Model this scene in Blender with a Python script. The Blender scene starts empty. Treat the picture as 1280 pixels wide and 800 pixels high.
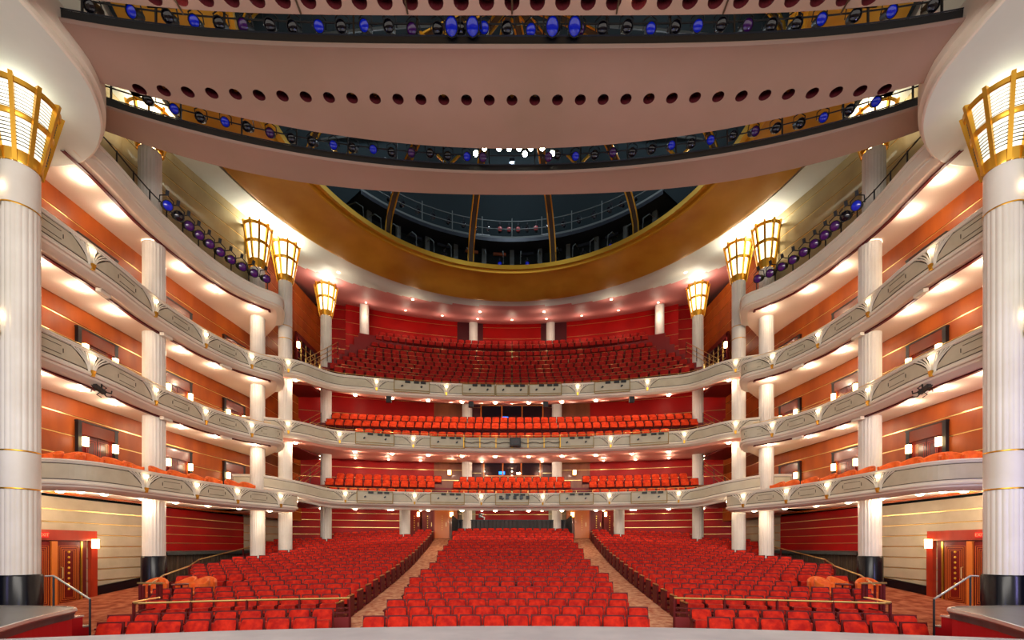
import bpy, math, random
from math import sin, cos, pi, radians, sqrt, atan2
rnd = random.Random(7)
SC = bpy.context.scene
COL = SC.collection

# ------------------------------------------------------------------ camera, world, fill and stage lamps, exposure
EYE = 2.35                                  # eye height above the front of the house floor
cam = bpy.data.cameras.new('camera'); camo = bpy.data.objects.new('camera', cam); COL.objects.link(camo)
camo.location = (0, 0, EYE); camo.rotation_euler = (pi/2, 0, 0)
cam.sensor_width = 36; cam.lens = 36*560/1280; cam.shift_y = 283/1280; cam.clip_end = 200; cam.clip_start = .05
SC.camera = camo
W = bpy.data.worlds.new('world'); SC.world = W; W.use_nodes = True
W.node_tree.nodes['Background'].inputs[0].default_value = (1, .90, .80, 1)
W.node_tree.nodes['Background'].inputs[1].default_value = .8
def area_light(name, loc, rot, sx, sy, power, col):
    l = bpy.data.lights.new(name, 'AREA'); l.shape = 'RECTANGLE'; l.size = sx; l.size_y = sy
    l.energy = power; l.color = col
    o = bpy.data.objects.new(name, l); COL.objects.link(o); o.location = loc; o.rotation_euler = rot
    return o
# added fill light, unseen behind the camera, brightening the whole house
area_light('stage_side_fill', (0, -3.5, 8.5), (radians(82), 0, 0), 18, 5, 2400, (1, .93, .84))
# blue and violet side lamps on the stage
area_light('blue_stage_lamp', (-1.0, -1.5, 2.6), (radians(82), 0, radians(38)), .5, 3.0, 60, (.1, .2, 1))
area_light('blue_stage_lamp', (1.0, -1.5, 2.6), (radians(82), 0, radians(-38)), .5, 3.0, 60, (.1, .2, 1))
area_light('violet_side_lamp', (-14.4, 5.0, 3.5), (radians(90), 0, 0), .6, 3, 40, (.42, .36, 1))
area_light('violet_side_lamp', (14.4, 5.0, 3.5), (radians(90), 0, 0), .6, 3, 170, (.42, .36, 1))
SC.view_settings.view_transform = 'Standard'; SC.view_settings.look = 'None'
SC.view_settings.exposure = 0.1; SC.view_settings.gamma = 1; SC.view_settings.use_curve_mapping = False
SC.cycles.max_bounces = 6; SC.cycles.diffuse_bounces = 3; SC.cycles.glossy_bounces = 3
SC.cycles.sample_clamp_indirect = 4; SC.cycles.caustics_reflective = False; SC.cycles.caustics_refractive = False
SC.cycles.use_denoising = True; SC.cycles.use_adaptive_sampling = True; SC.cycles.adaptive_threshold = .03; SC.cycles.use_light_tree = True
DOWN_W, LANTERN_E, SCONCE_E = 26, 3.2, 9

# ------------------------------------------------------------------ materials
def lin(c): return tuple((x/255/12.92 if x/255 <= .04045 else ((x/255+.055)/1.055)**2.4) for x in c)
MATS = {}
def mat(name, rgb, rough=.5, metal=0, noise=None, bump=0, spec=.5, emit=None, sheen=0, coat=0, stretch=(1, 1, 1)):
    if name in MATS: return MATS[name]
    m = bpy.data.materials.new(name); m.use_nodes = True; nt = m.node_tree; b = nt.nodes['Principled BSDF']
    c = lin(rgb)
    b.inputs['Base Color'].default_value = (*c, 1); b.inputs['Roughness'].default_value = rough
    b.inputs['Metallic'].default_value = metal; b.inputs['Specular IOR Level'].default_value = spec
    if sheen:
        b.inputs['Sheen Weight'].default_value = sheen; b.inputs['Sheen Tint'].default_value = (1, .45, .3, 1)
    if coat: b.inputs['Coat Weight'].default_value = coat; b.inputs['Coat Roughness'].default_value = .1
    if emit:
        b.inputs['Emission Color'].default_value = (*lin(emit[0]), 1); b.inputs['Emission Strength'].default_value = emit[1]
    if noise:
        c2, scale = noise
        tc = nt.nodes.new('ShaderNodeTexCoord'); mp = nt.nodes.new('ShaderNodeMapping'); mp.inputs['Scale'].default_value = stretch
        nz = nt.nodes.new('ShaderNodeTexNoise'); nz.inputs['Scale'].default_value = scale; nz.inputs['Detail'].default_value = 5
        mx = nt.nodes.new('ShaderNodeMix'); mx.data_type = 'RGBA'
        rp = nt.nodes.new('ShaderNodeMapRange'); rp.inputs[1].default_value = .35; rp.inputs[2].default_value = .65
        g = nt.nodes.new('ShaderNodeNewGeometry')
        nt.links.new(g.outputs['Position'], mp.inputs['Vector']); nt.links.new(mp.outputs[0], nz.inputs['Vector'])
        nt.links.new(nz.outputs['Fac'], rp.inputs[0]); nt.links.new(rp.outputs[0], mx.inputs['Factor'])
        mx.inputs['A'].default_value = (*c, 1); mx.inputs['B'].default_value = (*lin(c2), 1)
        nt.links.new(mx.outputs['Result'], b.inputs['Base Color'])
        if bump:
            bp = nt.nodes.new('ShaderNodeBump'); bp.inputs['Strength'].default_value = bump; bp.inputs['Distance'].default_value = .02
            nt.links.new(nz.outputs['Fac'], bp.inputs['Height']); nt.links.new(bp.outputs[0], b.inputs['Normal'])
        nt.nodes.remove(tc)
    MATS[name] = m
    return m
cream = mat('cream_plaster', (236, 228, 212), .55, noise=((226, 217, 200), .6))
col_m = mat('column_plaster', (232, 228, 220), .5, noise=((220, 214, 204), .9))
panel_m = mat('parapet_panel_plaster', (200, 192, 168), .5, noise=((188, 179, 154), 2))
line_m = mat('dark_bronze_line', (70, 56, 40), .5)
soffit_m = mat('soffit_plaster', (236, 214, 196), .6)
bounce_soffit_m = mat('soffit_plaster_red_bounce', (226, 154, 134), .6)  # salmon tint puts red bounce light into the cream soffit colour
bounce_ceil_m = mat('ceiling_white_red_bounce', (218, 140, 136), .6)  # pink stands for red bounce light on the white ceiling
white_m = mat('ceiling_white', (230, 234, 226), .6, noise=((218, 222, 212), .4))
pink_m = mat('bridge_plaster', (178, 150, 136), .6, noise=((166, 142, 124), .25))
orange_m = mat('orange_wood', (172, 84, 24), .42, noise=((142, 62, 16), 1.3), stretch=(1, 1, .3), spec=.3)
brown_m = mat('brown_wood', (150, 84, 48), .4, noise=((120, 62, 32), 1.5), stretch=(1, 1, .3), coat=.2)
red_m = mat('red_lacquer_panel', (172, 10, 6), .45, noise=((150, 5, 5), .7), spec=.25)
brass_m = mat('brass_strip', (240, 205, 130), .28, .9)
gold_m = mat('gold_metal', (222, 168, 60), .32, .85)
goldp_m = mat('gold_leaf_ceiling', (232, 180, 66), .42, .12, noise=((204, 144, 44), .35))
goldb_m = mat('bright_gold_rim', (232, 188, 60), .3, .5)
glossblack_m = mat('black_marble', (12, 13, 22), .22, spec=.3)
black_m = mat('black_paint', (22, 22, 26), .5)
rack_m = mat('dull_gold_paint', (150, 120, 56), .5, .3)
steel_m = mat('dark_steel', (40, 44, 52), .4, .4)
velvet_m = mat('red_velvet', (208, 40, 14), .75, noise=((160, 14, 8), 7), sheen=.12, spec=.2)
velvet2_m = mat('orange_red_velvet', (226, 74, 24), .75, noise=((200, 44, 14), 6), sheen=.12, spec=.2)
dimvelvet_m = mat('shade_darkened_velvet', (168, 26, 18), .75, noise=((136, 12, 10), 6), sheen=.12, spec=.2)  # red velvet darkened to stand for the dimmer light on the highest balcony
tub_m = mat('orange_upholstery', (240, 112, 24), .7, noise=((222, 88, 14), 7), sheen=.3)
shell_m = mat('dark_red_wood', (92, 12, 14), .55, spec=.3)
plinth_m = mat('dark_red_riser', (120, 10, 16), .5)
carpet_m = mat('patterned_carpet', (184, 112, 80), .95, noise=((134, 62, 38), 3.2), bump=.2, spec=.1)
aisle_m = mat('tan_aisle_carpet', (226, 172, 136), .95, noise=((190, 112, 84), 5), bump=.2, spec=.1)
beige_m = mat('beige_stone_wall', (186, 173, 148), .5, noise=((170, 156, 130), 1.1))
doorw_m = mat('mahogany', (118, 18, 12), .4, noise=((90, 10, 8), 2), stretch=(1, 1, .2), spec=.3)
frame_m = mat('red_brown_frame', (170, 52, 24), .3, noise=((140, 36, 18), 2), stretch=(1, 1, .3), coat=.4)
boxframe_m = mat('brown_red_frame', (104, 40, 20), .25, coat=.5)
olight_m = mat('light_orange_wood', (216, 120, 44), .35, coat=.3)
boxdoor_m = mat('dark_mahogany', (78, 14, 12), .3, coat=.3)
stage_m = mat('grey_stage_floor', (168, 166, 172), .55, noise=((152, 150, 158), 1.5))
slate_m = mat('dark_slate_top', (66, 74, 74), .3, noise=((54, 60, 60), 3))
silver_m = mat('silver_edging', (216, 214, 206), .25, .6)
facing_m = mat('red_stage_facing', (176, 14, 28), .35, coat=.3)
teal_m = mat('dark_teal_void', (20, 34, 38), .9)
scrim_m = mat('grey_steel_truss', (88, 94, 92), .7)
curtain_m = mat('brown_pleated_curtain', (74, 58, 40), .8, noise=((40, 28, 20), 1), stretch=(14, 14, .01))
wallup_m = mat('champagne_wall_panel', (166, 150, 112), .35, .3, noise=((140, 124, 90), .8))
glass_m = mat('dark_booth_glass', (24, 22, 34), .05, spec=.9)
blue_m = mat('blue_lens', (16, 40, 210), .12, coat=1, emit=((20, 50, 255), .1))
violet_m = mat('violet_lens', (84, 30, 120), .15, coat=1)
lantern_m = mat('lantern_glass', (255, 246, 222), .4, emit=((255, 236, 196), LANTERN_E))
lantern2_m = mat('ribbed_lantern_glass', (255, 248, 228), .4, emit=((250, 246, 222), 1.0))
sconce_m = mat('sconce_glass', (255, 240, 200), .4, emit=((255, 214, 140), SCONCE_E))
globe_m = mat('globe_glow', (255, 240, 215), .4, emit=((255, 226, 184), 14))
lamp_m = mat('lamp_glow', (255, 240, 215), .4, emit=((255, 222, 176), 30))
spot_m = mat('lit_spot_lens', (255, 250, 220), .4, emit=((255, 246, 205), 60))
exit_m = mat('exit_sign_red', (120, 6, 6), .4, emit=((255, 20, 12), .5))
exitl_m = mat('exit_letters', (255, 90, 60), .4, emit=((255, 90, 60), 2.5))
screen_m = mat('blue_screen', (20, 110, 240), .4, emit=((20, 120, 255), 3))
red_lamp_m = mat('pink_lamp_lens', (180, 70, 70), .3)
grey_m = mat('pale_grey_box', (196, 198, 196), .5)
MAROON = mat('maroon_wall', (74, 20, 26), .4)

# ------------------------------------------------------------------ mesh building
class MB:
    def __init__(s): s.v = []; s.f = []; s.mi = []; s.cur = 0
    def add(s, vs, fs):
        o = len(s.v); s.v += [tuple(p) for p in vs]
        for f in fs: s.f.append(tuple(i+o for i in f)); s.mi.append(s.cur)
        return s
    def box(s, x0, x1, y0, y1, z0, z1):
        return s.add([(x0,y0,z0),(x1,y0,z0),(x1,y1,z0),(x0,y1,z0),(x0,y0,z1),(x1,y0,z1),(x1,y1,z1),(x0,y1,z1)],
                     [(0,3,2,1),(4,5,6,7),(0,1,5,4),(1,2,6,5),(2,3,7,6),(3,0,4,7)])
    def bar(s, a, b, w=.02, h=None):
        h = h or w
        d = [b[i]-a[i] for i in range(3)]; L = sqrt(sum(x*x for x in d)) or 1; d = [x/L for x in d]
        up = (0,0,1) if abs(d[2]) < .95 else (1,0,0)
        u = (d[1]*up[2]-d[2]*up[1], d[2]*up[0]-d[0]*up[2], d[0]*up[1]-d[1]*up[0]); l = sqrt(sum(x*x for x in u)); u = [x/l for x in u]
        t = (u[1]*d[2]-u[2]*d[1], u[2]*d[0]-u[0]*d[2], u[0]*d[1]-u[1]*d[0])
        vs = []
        for p in (a, b):
            for su, st in ((-1,-1),(1,-1),(1,1),(-1,1)): vs.append(tuple(p[i]+u[i]*su*w/2+t[i]*st*h/2 for i in range(3)))
        return s.add(vs, [(0,1,2,3),(7,6,5,4),(0,4,5,1),(1,5,6,2),(2,6,7,3),(3,7,4,0)])
    def tube(s, pts, r, n=6):
        vs = []
        for k, p in enumerate(pts):
            a = pts[max(0,k-1)]; b = pts[min(len(pts)-1,k+1)]
            d = [b[i]-a[i] for i in range(3)]; L = sqrt(sum(x*x for x in d)) or 1; d = [x/L for x in d]
            up = (0,0,1) if abs(d[2]) < .95 else (1,0,0)
            u = (d[1]*up[2]-d[2]*up[1], d[2]*up[0]-d[0]*up[2], d[0]*up[1]-d[1]*up[0]); l = sqrt(sum(x*x for x in u)); u = [x/l for x in u]
            t = (u[1]*d[2]-u[2]*d[1], u[2]*d[0]-u[0]*d[2], u[0]*d[1]-u[1]*d[0])
            for j in range(n):
                an = 2*pi*j/n; vs.append(tuple(p[i]+r*(cos(an)*u[i]+sin(an)*t[i]) for i in range(3)))
        fs = [(k*n+j, k*n+(j+1)%n, (k+1)*n+(j+1)%n, (k+1)*n+j) for k in range(len(pts)-1) for j in range(n)]
        fs += [tuple(range(n))[::-1], tuple(range((len(pts)-1)*n, len(pts)*n))]
        return s.add(vs, fs)
    def lathe(s, prof, c=(0,0,0), n=32, flute=0, nf=0, cap=True):
        vs = []
        for r, z in prof:
            for j in range(n):
                a = 2*pi*j/n; rr = r
                if flute: rr = r*(1-flute*(abs(cos(nf*a/2))**.6 if False else (1-abs(sin(nf*a/2)))**1.0))
                vs.append((c[0]+rr*cos(a), c[1]+rr*sin(a), c[2]+z))
        fs = [(k*n+j, k*n+(j+1)%n, (k+1)*n+(j+1)%n, (k+1)*n+j) for k in range(len(prof)-1) for j in range(n)]
        if cap: fs += [tuple(range(n))[::-1], tuple(range((len(prof)-1)*n, len(prof)*n))]
        return s.add(vs, fs)
    def grid(s, rows, close=False):
        n = len(rows[0]); vs = [p for r in rows for p in r]
        fs = [(k*n+j, k*n+j+1, (k+1)*n+j+1, (k+1)*n+j) for k in range(len(rows)-1) for j in range(n-1)]
        return s.add(vs, fs)
    def mesh(s, name, mats, smooth=False):
        me = bpy.data.meshes.new(name); me.from_pydata(s.v, [], s.f); 
        for m in (mats if isinstance(mats, (list, tuple)) else [mats]): me.materials.append(m)
        if any(s.mi): me.polygons.foreach_set('material_index', s.mi)
        if smooth:
            me.polygons.foreach_set('use_smooth', [True]*len(me.polygons))
            try: me.set_sharp_from_angle(angle=radians(38))
            except Exception: pass
        me.update(); return me
    def obj(s, name, mats, parent=None, smooth=False, loc=None, rot=None):
        o = bpy.data.objects.new(name, s.mesh(name, mats, smooth)); COL.objects.link(o)
        if parent is not None: o.parent = parent
        if loc: o.location = loc
        if rot: o.rotation_euler = rot
        return o
def mirror(mb, s):
    if s == 1:                              # shapes are written for the left (x<0) side; +1 mirrors them
        mb.v = [(-x, y, z) for x, y, z in mb.v]; mb.f = [f[::-1] for f in mb.f]
    return mb
def tag(o, label=None, cat=None, group=None, kind=None):
    if label: o['label'] = label
    if cat: o['category'] = cat
    if group: o['group'] = group
    if kind: o['kind'] = kind
    return o
def empty(name, loc=(0,0,0), rz=0, **k):
    o = bpy.data.objects.new(name, None); COL.objects.link(o); o.location = loc; o.rotation_euler = (0,0,rz); o.empty_display_size = .1
    return tag(o, **k)
def copy_tree(o, parent=None):
    c = o.copy(); COL.objects.link(c)
    if parent is not None: c.parent = parent
    for ch in CH.get(o.name, []): copy_tree(ch, c)
    return c
CH = {}
def remember(o):
    """notes the children of a prototype, as obj.children is slow"""
    ch = [x for x in bpy.data.objects if x.parent == o]
    CH[o.name] = ch
    for c in ch: remember(c)
    return o
ORD = ['zeroth','first','second','third','fourth','fifth','sixth','seventh','eighth','ninth','tenth','eleventh','twelfth','thirteenth','fourteenth','fifteenth','sixteenth','seventeenth','eighteenth','nineteenth','twentieth']
def nth(n):
    if n <= 20: return ORD[n]
    t = {2:'twenty', 3:'thirty', 4:'forty', 5:'fifty'}[n//10]
    return t+'-'+ORD[n % 10] if n % 10 else {2:'twentieth', 3:'thirtieth', 4:'fortieth', 5:'fiftieth'}[n//10]
SIDE = {-1: 'left', 1: 'right'}

class Path:
    """a smooth curve in plan; n = the side that faces the house"""
    def __init__(s, pts, smooth=True):
        P = pts
        if smooth:
            out = []
            for i in range(len(P)-1):
                p0, p1, p2, p3 = P[max(0,i-1)], P[i], P[i+1], P[min(len(P)-1,i+2)]
                for k in range(8):
                    t = k/8
                    out.append(tuple(.5*((2*p1[a])+(-p0[a]+p2[a])*t+(2*p0[a]-5*p1[a]+4*p2[a]-p3[a])*t*t+(-p0[a]+3*p1[a]-3*p2[a]+p3[a])*t**3) for a in (0,1)))
            out.append(P[-1]); P = out
        s.p = P; s.l = [0]
        for a, b in zip(P, P[1:]): s.l.append(s.l[-1]+sqrt((a[0]-b[0])**2+(a[1]-b[1])**2))
        s.L = s.l[-1]
    def at(s, d, n=0):
        d = max(0, min(s.L, d)); i = 0
        lo, hi = 0, len(s.l)-2
        while lo < hi:
            m = (lo+hi+1)//2
            if s.l[m] <= d: lo = m
            else: hi = m-1
        i = lo; a, b = s.p[i], s.p[i+1]; L = s.l[i+1]-s.l[i] or 1; t = (d-s.l[i])/L
        tx, ty = s.tan(d)
        return (a[0]+(b[0]-a[0])*t+ty*n, a[1]+(b[1]-a[1])*t-tx*n)
    def tan(s, d):
        def q(d):
            d = max(0, min(s.L, d)); lo, hi = 0, len(s.l)-2
            while lo < hi:
                m = (lo+hi+1)//2
                if s.l[m] <= d: lo = m
                else: hi = m-1
            a, b = s.p[lo], s.p[lo+1]; t = (d-s.l[lo])/((s.l[lo+1]-s.l[lo]) or 1)
            return a[0]+(b[0]-a[0])*t, a[1]+(b[1]-a[1])*t
        a, b = q(d-.12), q(d+.12); dx, dy = b[0]-a[0], b[1]-a[1]; L = sqrt(dx*dx+dy*dy) or 1
        return dx/L, dy/L
    def pt(s, d, n, z):
        x, y = s.at(d, n); return (x, y, z)
    def near_x(s, x):
        return min((abs(s.at(d)[0]-x), d) for d in [s.L*k/400 for k in range(401)])[1]
    def near_y(s, y):
        return min((abs(s.at(d)[1]-y), d) for d in [s.L*k/400 for k in range(401)])[1]
def sweep(mb, path, prof, d0=0, d1=None, step=.5, closed=False, dz=None):
    d1 = path.L if d1 is None else d1; n = max(1, int((d1-d0)/step+.5))
    pr = prof+[prof[0]] if closed else prof
    rows = [[path.pt(d0+(d1-d0)*k/n, a, z+(dz(d0+(d1-d0)*k/n) if dz else 0)) for a, z in pr] for k in range(n+1)]
    mb.grid(rows)
    if closed:
        o = len(mb.v); mb.v += rows[0][:-1]+rows[-1][:-1]; m = len(prof)
        mb.f += [tuple(range(o, o+m)), tuple(range(o+m, o+2*m))[::-1]]; mb.mi += [mb.cur]*2
    return mb
def plate(mb, path, d0, d1, top, bot, n0, th, step=.13, dz=None):
    """a curved slab on the parapet between heights bot(d) and top(d), standing th proud of n0"""
    n = max(2, int((d1-d0)/step+.5)); F, B = [], []
    for k in range(n+1):
        d = d0+(d1-d0)*k/n; z = dz(d) if dz else 0
        t, b = top(d)+z, bot(d)+z
        F.append([path.pt(d, n0, b), path.pt(d, n0+th, b), path.pt(d, n0+th, t), path.pt(d, n0, t)])
    mb.grid([[r[0], r[1], r[2], r[3]] for r in F])
    for r in (F[0], F[-1]): mb.add(r, [(0,1,2,3)])
    return mb
LIGHTS = {}
def spot(loc, power, parent, angle=140, col=(1, .80, .60)):
    k = (power, angle, col)
    if k not in LIGHTS:
        l = bpy.data.lights.new('downlight_beam', 'POINT'); l.energy = power
        l.shadow_soft_size = .06; l.color = col; LIGHTS[k] = l
    o = bpy.data.objects.new('downlight_beam', LIGHTS[k]); COL.objects.link(o); o.location = loc; o.parent = parent
def point(loc, power, parent, r=.1, col=(1, .82, .6)):
    k = (power, r, col)
    if k not in LIGHTS:
        l = bpy.data.lights.new('lamp_glow', 'POINT'); l.energy = power; l.shadow_soft_size = r; l.color = col; LIGHTS[k] = l
    o = bpy.data.objects.new('lamp_glow', LIGHTS[k]); COL.objects.link(o); o.location = loc; o.parent = parent

def zf(y):
    """height of the raked house floor"""
    T = [(6,-.22),(8,-.2),(10.3,-.14),(12.2,0),(15,.24),(20,.72),(25,1.35),(30,2.2),(33.2,2.85),(34.4,2.95),(40,2.95)]
    for (a, p), (b, q) in zip(T, T[1:]):
        if y <= b: return p+(q-p)*max(0, (y-a))/(b-a)
    return 2.95

# ------------------------------------------------------------------ paths in plan (left side)
BOXP = Path([(-13.0,7.0),(-13.0,10),(-13.0,12.4),(-13.05,14.5),(-13.25,16),(-13.35,17.2),(-13.25,19.3),(-12.9,20.8),(-12.4,21.8),(-11.75,22.6),(-11.95,23.4),(-12.6,24.5)])
BOXP1 = Path([(-17.6,13.95),(-16.0,13.9),(-14.6,13.94),(-13.75,14.3),(-13.4,15.1),(-13.3,16.5),(-13.0,18.9),(-12.6,20.45),(-12.0,21.9),(-11.3,23.2),(-11.6,24.0),(-12.6,24.7)])
def full(half):
    return Path(half+[(-x, y) for x, y in half[::-1] if abs(x) > 1e-6])
BALC = full([(-14.6,23.4),(-13.3,23.55),(-12.4,23.85),(-11.5,24.5),(-10.9,25.5),(-10.2,26.25),(-8.6,26.75),(-6.8,27.25),(-3.5,27.8),(0,28.0)])
WALLB = Path([(-15.35,7),(-15.35,14),(-15.4,20),(-15.0,24.6),(-14.9,26.6)])      # wall behind the boxes
BACKUP = lambda x: 38.8-.017*x*x
BACKLO = lambda x: 34.3-.011*x*x
ZT = {1: 5.1, 2: 8.4, 3: 11.7, 4: 15.02}
ZB = {1: 5.68, 2: 9.15, 3: 12.45}

# ------------------------------------------------------------------ STRUCTURE
def struct(mb, name, m, smooth=False, parent=None):
    o = mb.obj(name, m, parent, smooth)
    if parent is None: tag(o, kind='structure')
    return o
# raked floor
mb = MB(); ys = [6+i*.8 for i in range(43)]
mb.grid([[(x, y, zf(y)) for x in (-17.5,-12,-6,0,6,12,17.5)] for y in ys]); struct(mb, 'floor', carpet_m)
mb = MB(); 
pth = [(-17.3,5.2),(-9,5.75),(-6.1,6.3),(-3.3,6.85),(0,7.1),(3.3,6.85),(6.1,6.3),(9,5.75),(17.3,5.2)]
SP = Path(pth)
mb = MB(); n = 48
top = [(x, -10, 1.1) for x in (-18, 18)]
rows = []
for k in range(n+1):
    x, y = SP.at(SP.L*k/n); rows.append([(x, -9.5, 1.1), (x, y-.06, 1.1), (x, y, 1.07), (x, y, -.3)])
mb.grid(rows)
tag(mb.obj('stage', stage_m, smooth=False), 'grey stage floor with a curved front edge at the camera', 'stage')

def panel_wall(name, path, d0, d1, z0, z1, courses, m, n=0, s=-1, strip=brass_m, parent=None, side=None, thick=.05, gap=.03, step=.8):
    """wall with horizontal panel courses and brass strips let into the joints; each course and strip a part"""
    base = mirror(sweep(MB(), path, [(n, z0), (n, z1)], d0, d1, step), s)
    root = base.obj(name, m); tag(root, kind='structure')
    h = (z1-z0)/courses
    for i in range(courses):
        a, b = z0+i*h+gap/2, z0+(i+1)*h-gap/2
        q = mirror(sweep(MB(), path, [(n, a), (n+thick, a+.01), (n+thick, b-.01), (n, b)], d0, d1, step), s)
        q.obj('panel', m, root)
        if i:
            q = mirror(sweep(MB(), path, [(n+.005, z0+i*h-gap/2), (n+thick*.7, z0+i*h-gap/2), (n+thick*.7, z0+i*h+gap/2), (n+.005, z0+i*h+gap/2)], d0, d1, step), s)
            q.obj('brass_strip', strip, root)
    return root

for s in (-1, 1):
    sd = SIDE[s]
    # wall behind the three tiers of boxes
    for t in (1, 2, 3):
        panel_wall('wall_%s' % sd, WALLB, 5, WALLB.L, ZT[t]-.98, ZT[t]+(2.5 if t < 3 else 2.75), 5, orange_m, s=s)
    # wall beside the balconies
    SW = Path([(-14.9,26.6),(-15.1,30),(-15.0,33)], False)
    for t in (1, 2):
        panel_wall('wall_%s' % sd, SW, 0, SW.L, ZT[t]-.98, ZT[t]+3.0, 6, orange_m, s=s)
    SW3 = Path([(-14.9,26.6),(-15.2,31),(-15.0,36.2),(-13.2,36.6)], False)
    panel_wall('wall_%s' % sd, SW3, 0, SW3.L-1.8, 11.0, 20.8, 14, orange_m, s=s)
    panel_wall('wall_%s' % sd, SW3, SW3.L-1.8, SW3.L, 12.0, 22.4, 13, red_m, s=s)
    # ground level
    G1 = Path([(-16.1,11.0),(-16.1,20.0)], False); G2 = Path([(-16.1,20.0),(-16.1,26.8)], False); G3 = Path([(-16.1,26.8),(-15.6,33.5)], False)
    # beige wall reaches from 17.3 on, the door portal fills 13.9..17.2
    panel_wall('wall_%s' % sd, G1, 0, 9.0, 0.15, 4.1, 9, beige_m, s=s)
    panel_wall('wall_%s' % sd, G2, 0, 6.8, 2.1, 4.15, 5, red_m, s=s)
    panel_wall('wall_%s' % sd, G3, 0, 6.7, 0.8, 4.6, 8, beige_m, s=s)
    mb = MB(); mb.grid([[(-16.0, y, zf(y)-.05), (-15.98, y, zf(y)+.36), (-16.1, y, zf(y)+.37)] for y in (17.25, 18, 19, 20)])
    struct(mirror(mb, s), 'baseboard_%s' % sd, glossblack_m)
    # ledge and pleated curtain below the red wall
    led = MB(); led.grid([[(-16.1, y, 2.14), (-15.35, y, 2.14), (-15.3, y, 2.08), (-15.3, y, 1.96), (-16.1, y, 1.93)] for y in (19.9, 22, 24, 27.2)])
    o = struct(mirror(led, s), 'trim_%d' % (1 if s < 0 else 2), slate_m)
    cu = MB(); n = 90
    cu.grid([[(-15.5+.03*sin(k*2.4), 19.9+7.4*k/n, .3), (-15.5+.03*sin(k*2.4), 19.9+7.4*k/n, 1.95)] for k in range(n+1)])
    tag(mirror(cu, s).obj('pleated_curtain', curtain_m), 'dark brown pleated curtain under the %s red wall ledge' % sd, 'curtain')
    # upper wall over the lighting ledge
    UW = Path([(-15.3,7),(-15.3,16),(-15.2,18.5),(-14.8,20.6),(-14.3,22.4),(-13.9,23.8)])
    panel_wall('wall_%s' % sd, UW, 0, UW.L, 14.5, 20.0, 7, wallup_m, s=s, gap=.025)
# back walls
def arc(fn, x0, x1, n=14): return Path([(x0+(x1-x0)*k/n, fn(x0+(x1-x0)*k/n)) for k in range(n+1)], False)
def flatbk(fn, x0, x1): return arc(fn, x0, x1, 8)
for (a, b, m, c) in ((-13.3,-12.2,red_m,7), (-12.2,-11.7,MAROON,1), (-11.7,-4.7,red_m,7), (-4.7,-2.5,MAROON,1), (-2.5,2.5,red_m,7), (2.5,4.7,MAROON,1), (4.7,11.7,red_m,7), (11.7,12.2,MAROON,1), (12.2,13.3,red_m,7)):
    panel_wall('wall_back', flatbk(BACKUP, a, b), 0, 99, 15.5, 22.2, c, m, strip=brass_m)
for t, z1 in ((1, 8.9), (2, 14.4)):
    z0 = ZB[t]-.6
    for (a, b, m, c) in ((-15.2,-5.9,red_m,5), (-5.9,-3.2,brown_m,5), (-3.2,-2.35,MAROON,4), (-2.35,2.35,brown_m,3), (2.35,3.2,MAROON,4), (3.2,5.9,brown_m,5), (5.9,15.2,red_m,5)):
        panel_wall('wall_back', flatbk(BACKLO, a, b), 0, 99, z0, z1, c, m)
BG = lambda x: 34.4-.011*x*x
for (a, b, m, c) in ((-16.0,-8.4,red_m,6), (-8.4,-7.9,beige_m,6), (-4.1,-2.8,beige_m,6), (-2.8,2.8,red_m,6), (2.8,4.1,beige_m,6), (7.9,8.4,beige_m,6), (8.4,16.0,red_m,6)):
    z0 = 2.3
    panel_wall('wall_back', flatbk(BG, a, b), 0, 99, 2.2 if m is red_m else 2.4, 5.3, c, m)
# walls behind the stage side of the boxes, and outer shell
for s in (-1, 1):
    mb = MB(); mb.box(-19, -17.4, 4.5, 41, -.5, 26); struct(mirror(mb, s), 'wall_outer_%s' % SIDE[s], teal_m)
mb = MB(); mb.box(-19, 19, 40, 40.4, -.5, 26); struct(mb, 'wall_outer_back', teal_m)
mb = MB(); mb.box(-19, 19, 4, 41, 27.5, 27.7); struct(mb, 'ceiling_void', teal_m)
mb = MB(); mb.box(-19, 19, 4.2, 4.4, 17.5, 27.5); struct(mb, 'wall_front', teal_m)

# ceiling: white plate with the round opening, rising towards the back and sides
CY = 17.9
def cz(r, a):
    back = max(0, sin(a))
    return 19.62+max(0, r-14.8)*(.10+.22*back)
N = 192; rs = [13.55, 13.6, 14.0]+[14.3+.22*k for k in range(18)]+[19, 21, 23, 25]
mb = MB(); rows = []
for r in rs:
    rows.append([(r*cos(2*pi*k/N), CY+r*sin(2*pi*k/N), cz(r, 2*pi*k/N)) for k in range(N+1)])
rows = [[(x, y, z+.7) for x, y, z in rows[0]]]+rows
mb.grid(rows)
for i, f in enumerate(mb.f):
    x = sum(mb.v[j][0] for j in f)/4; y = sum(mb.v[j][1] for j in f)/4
    if sqrt(x*x+(y-CY)**2) > 14.35+max(0, 32.2-y)*.8: mb.mi[i] = 1  # bounce tint painted over the back of the ceiling
struct(mb, 'ceiling', [white_m, bounce_ceil_m], True)
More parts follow.
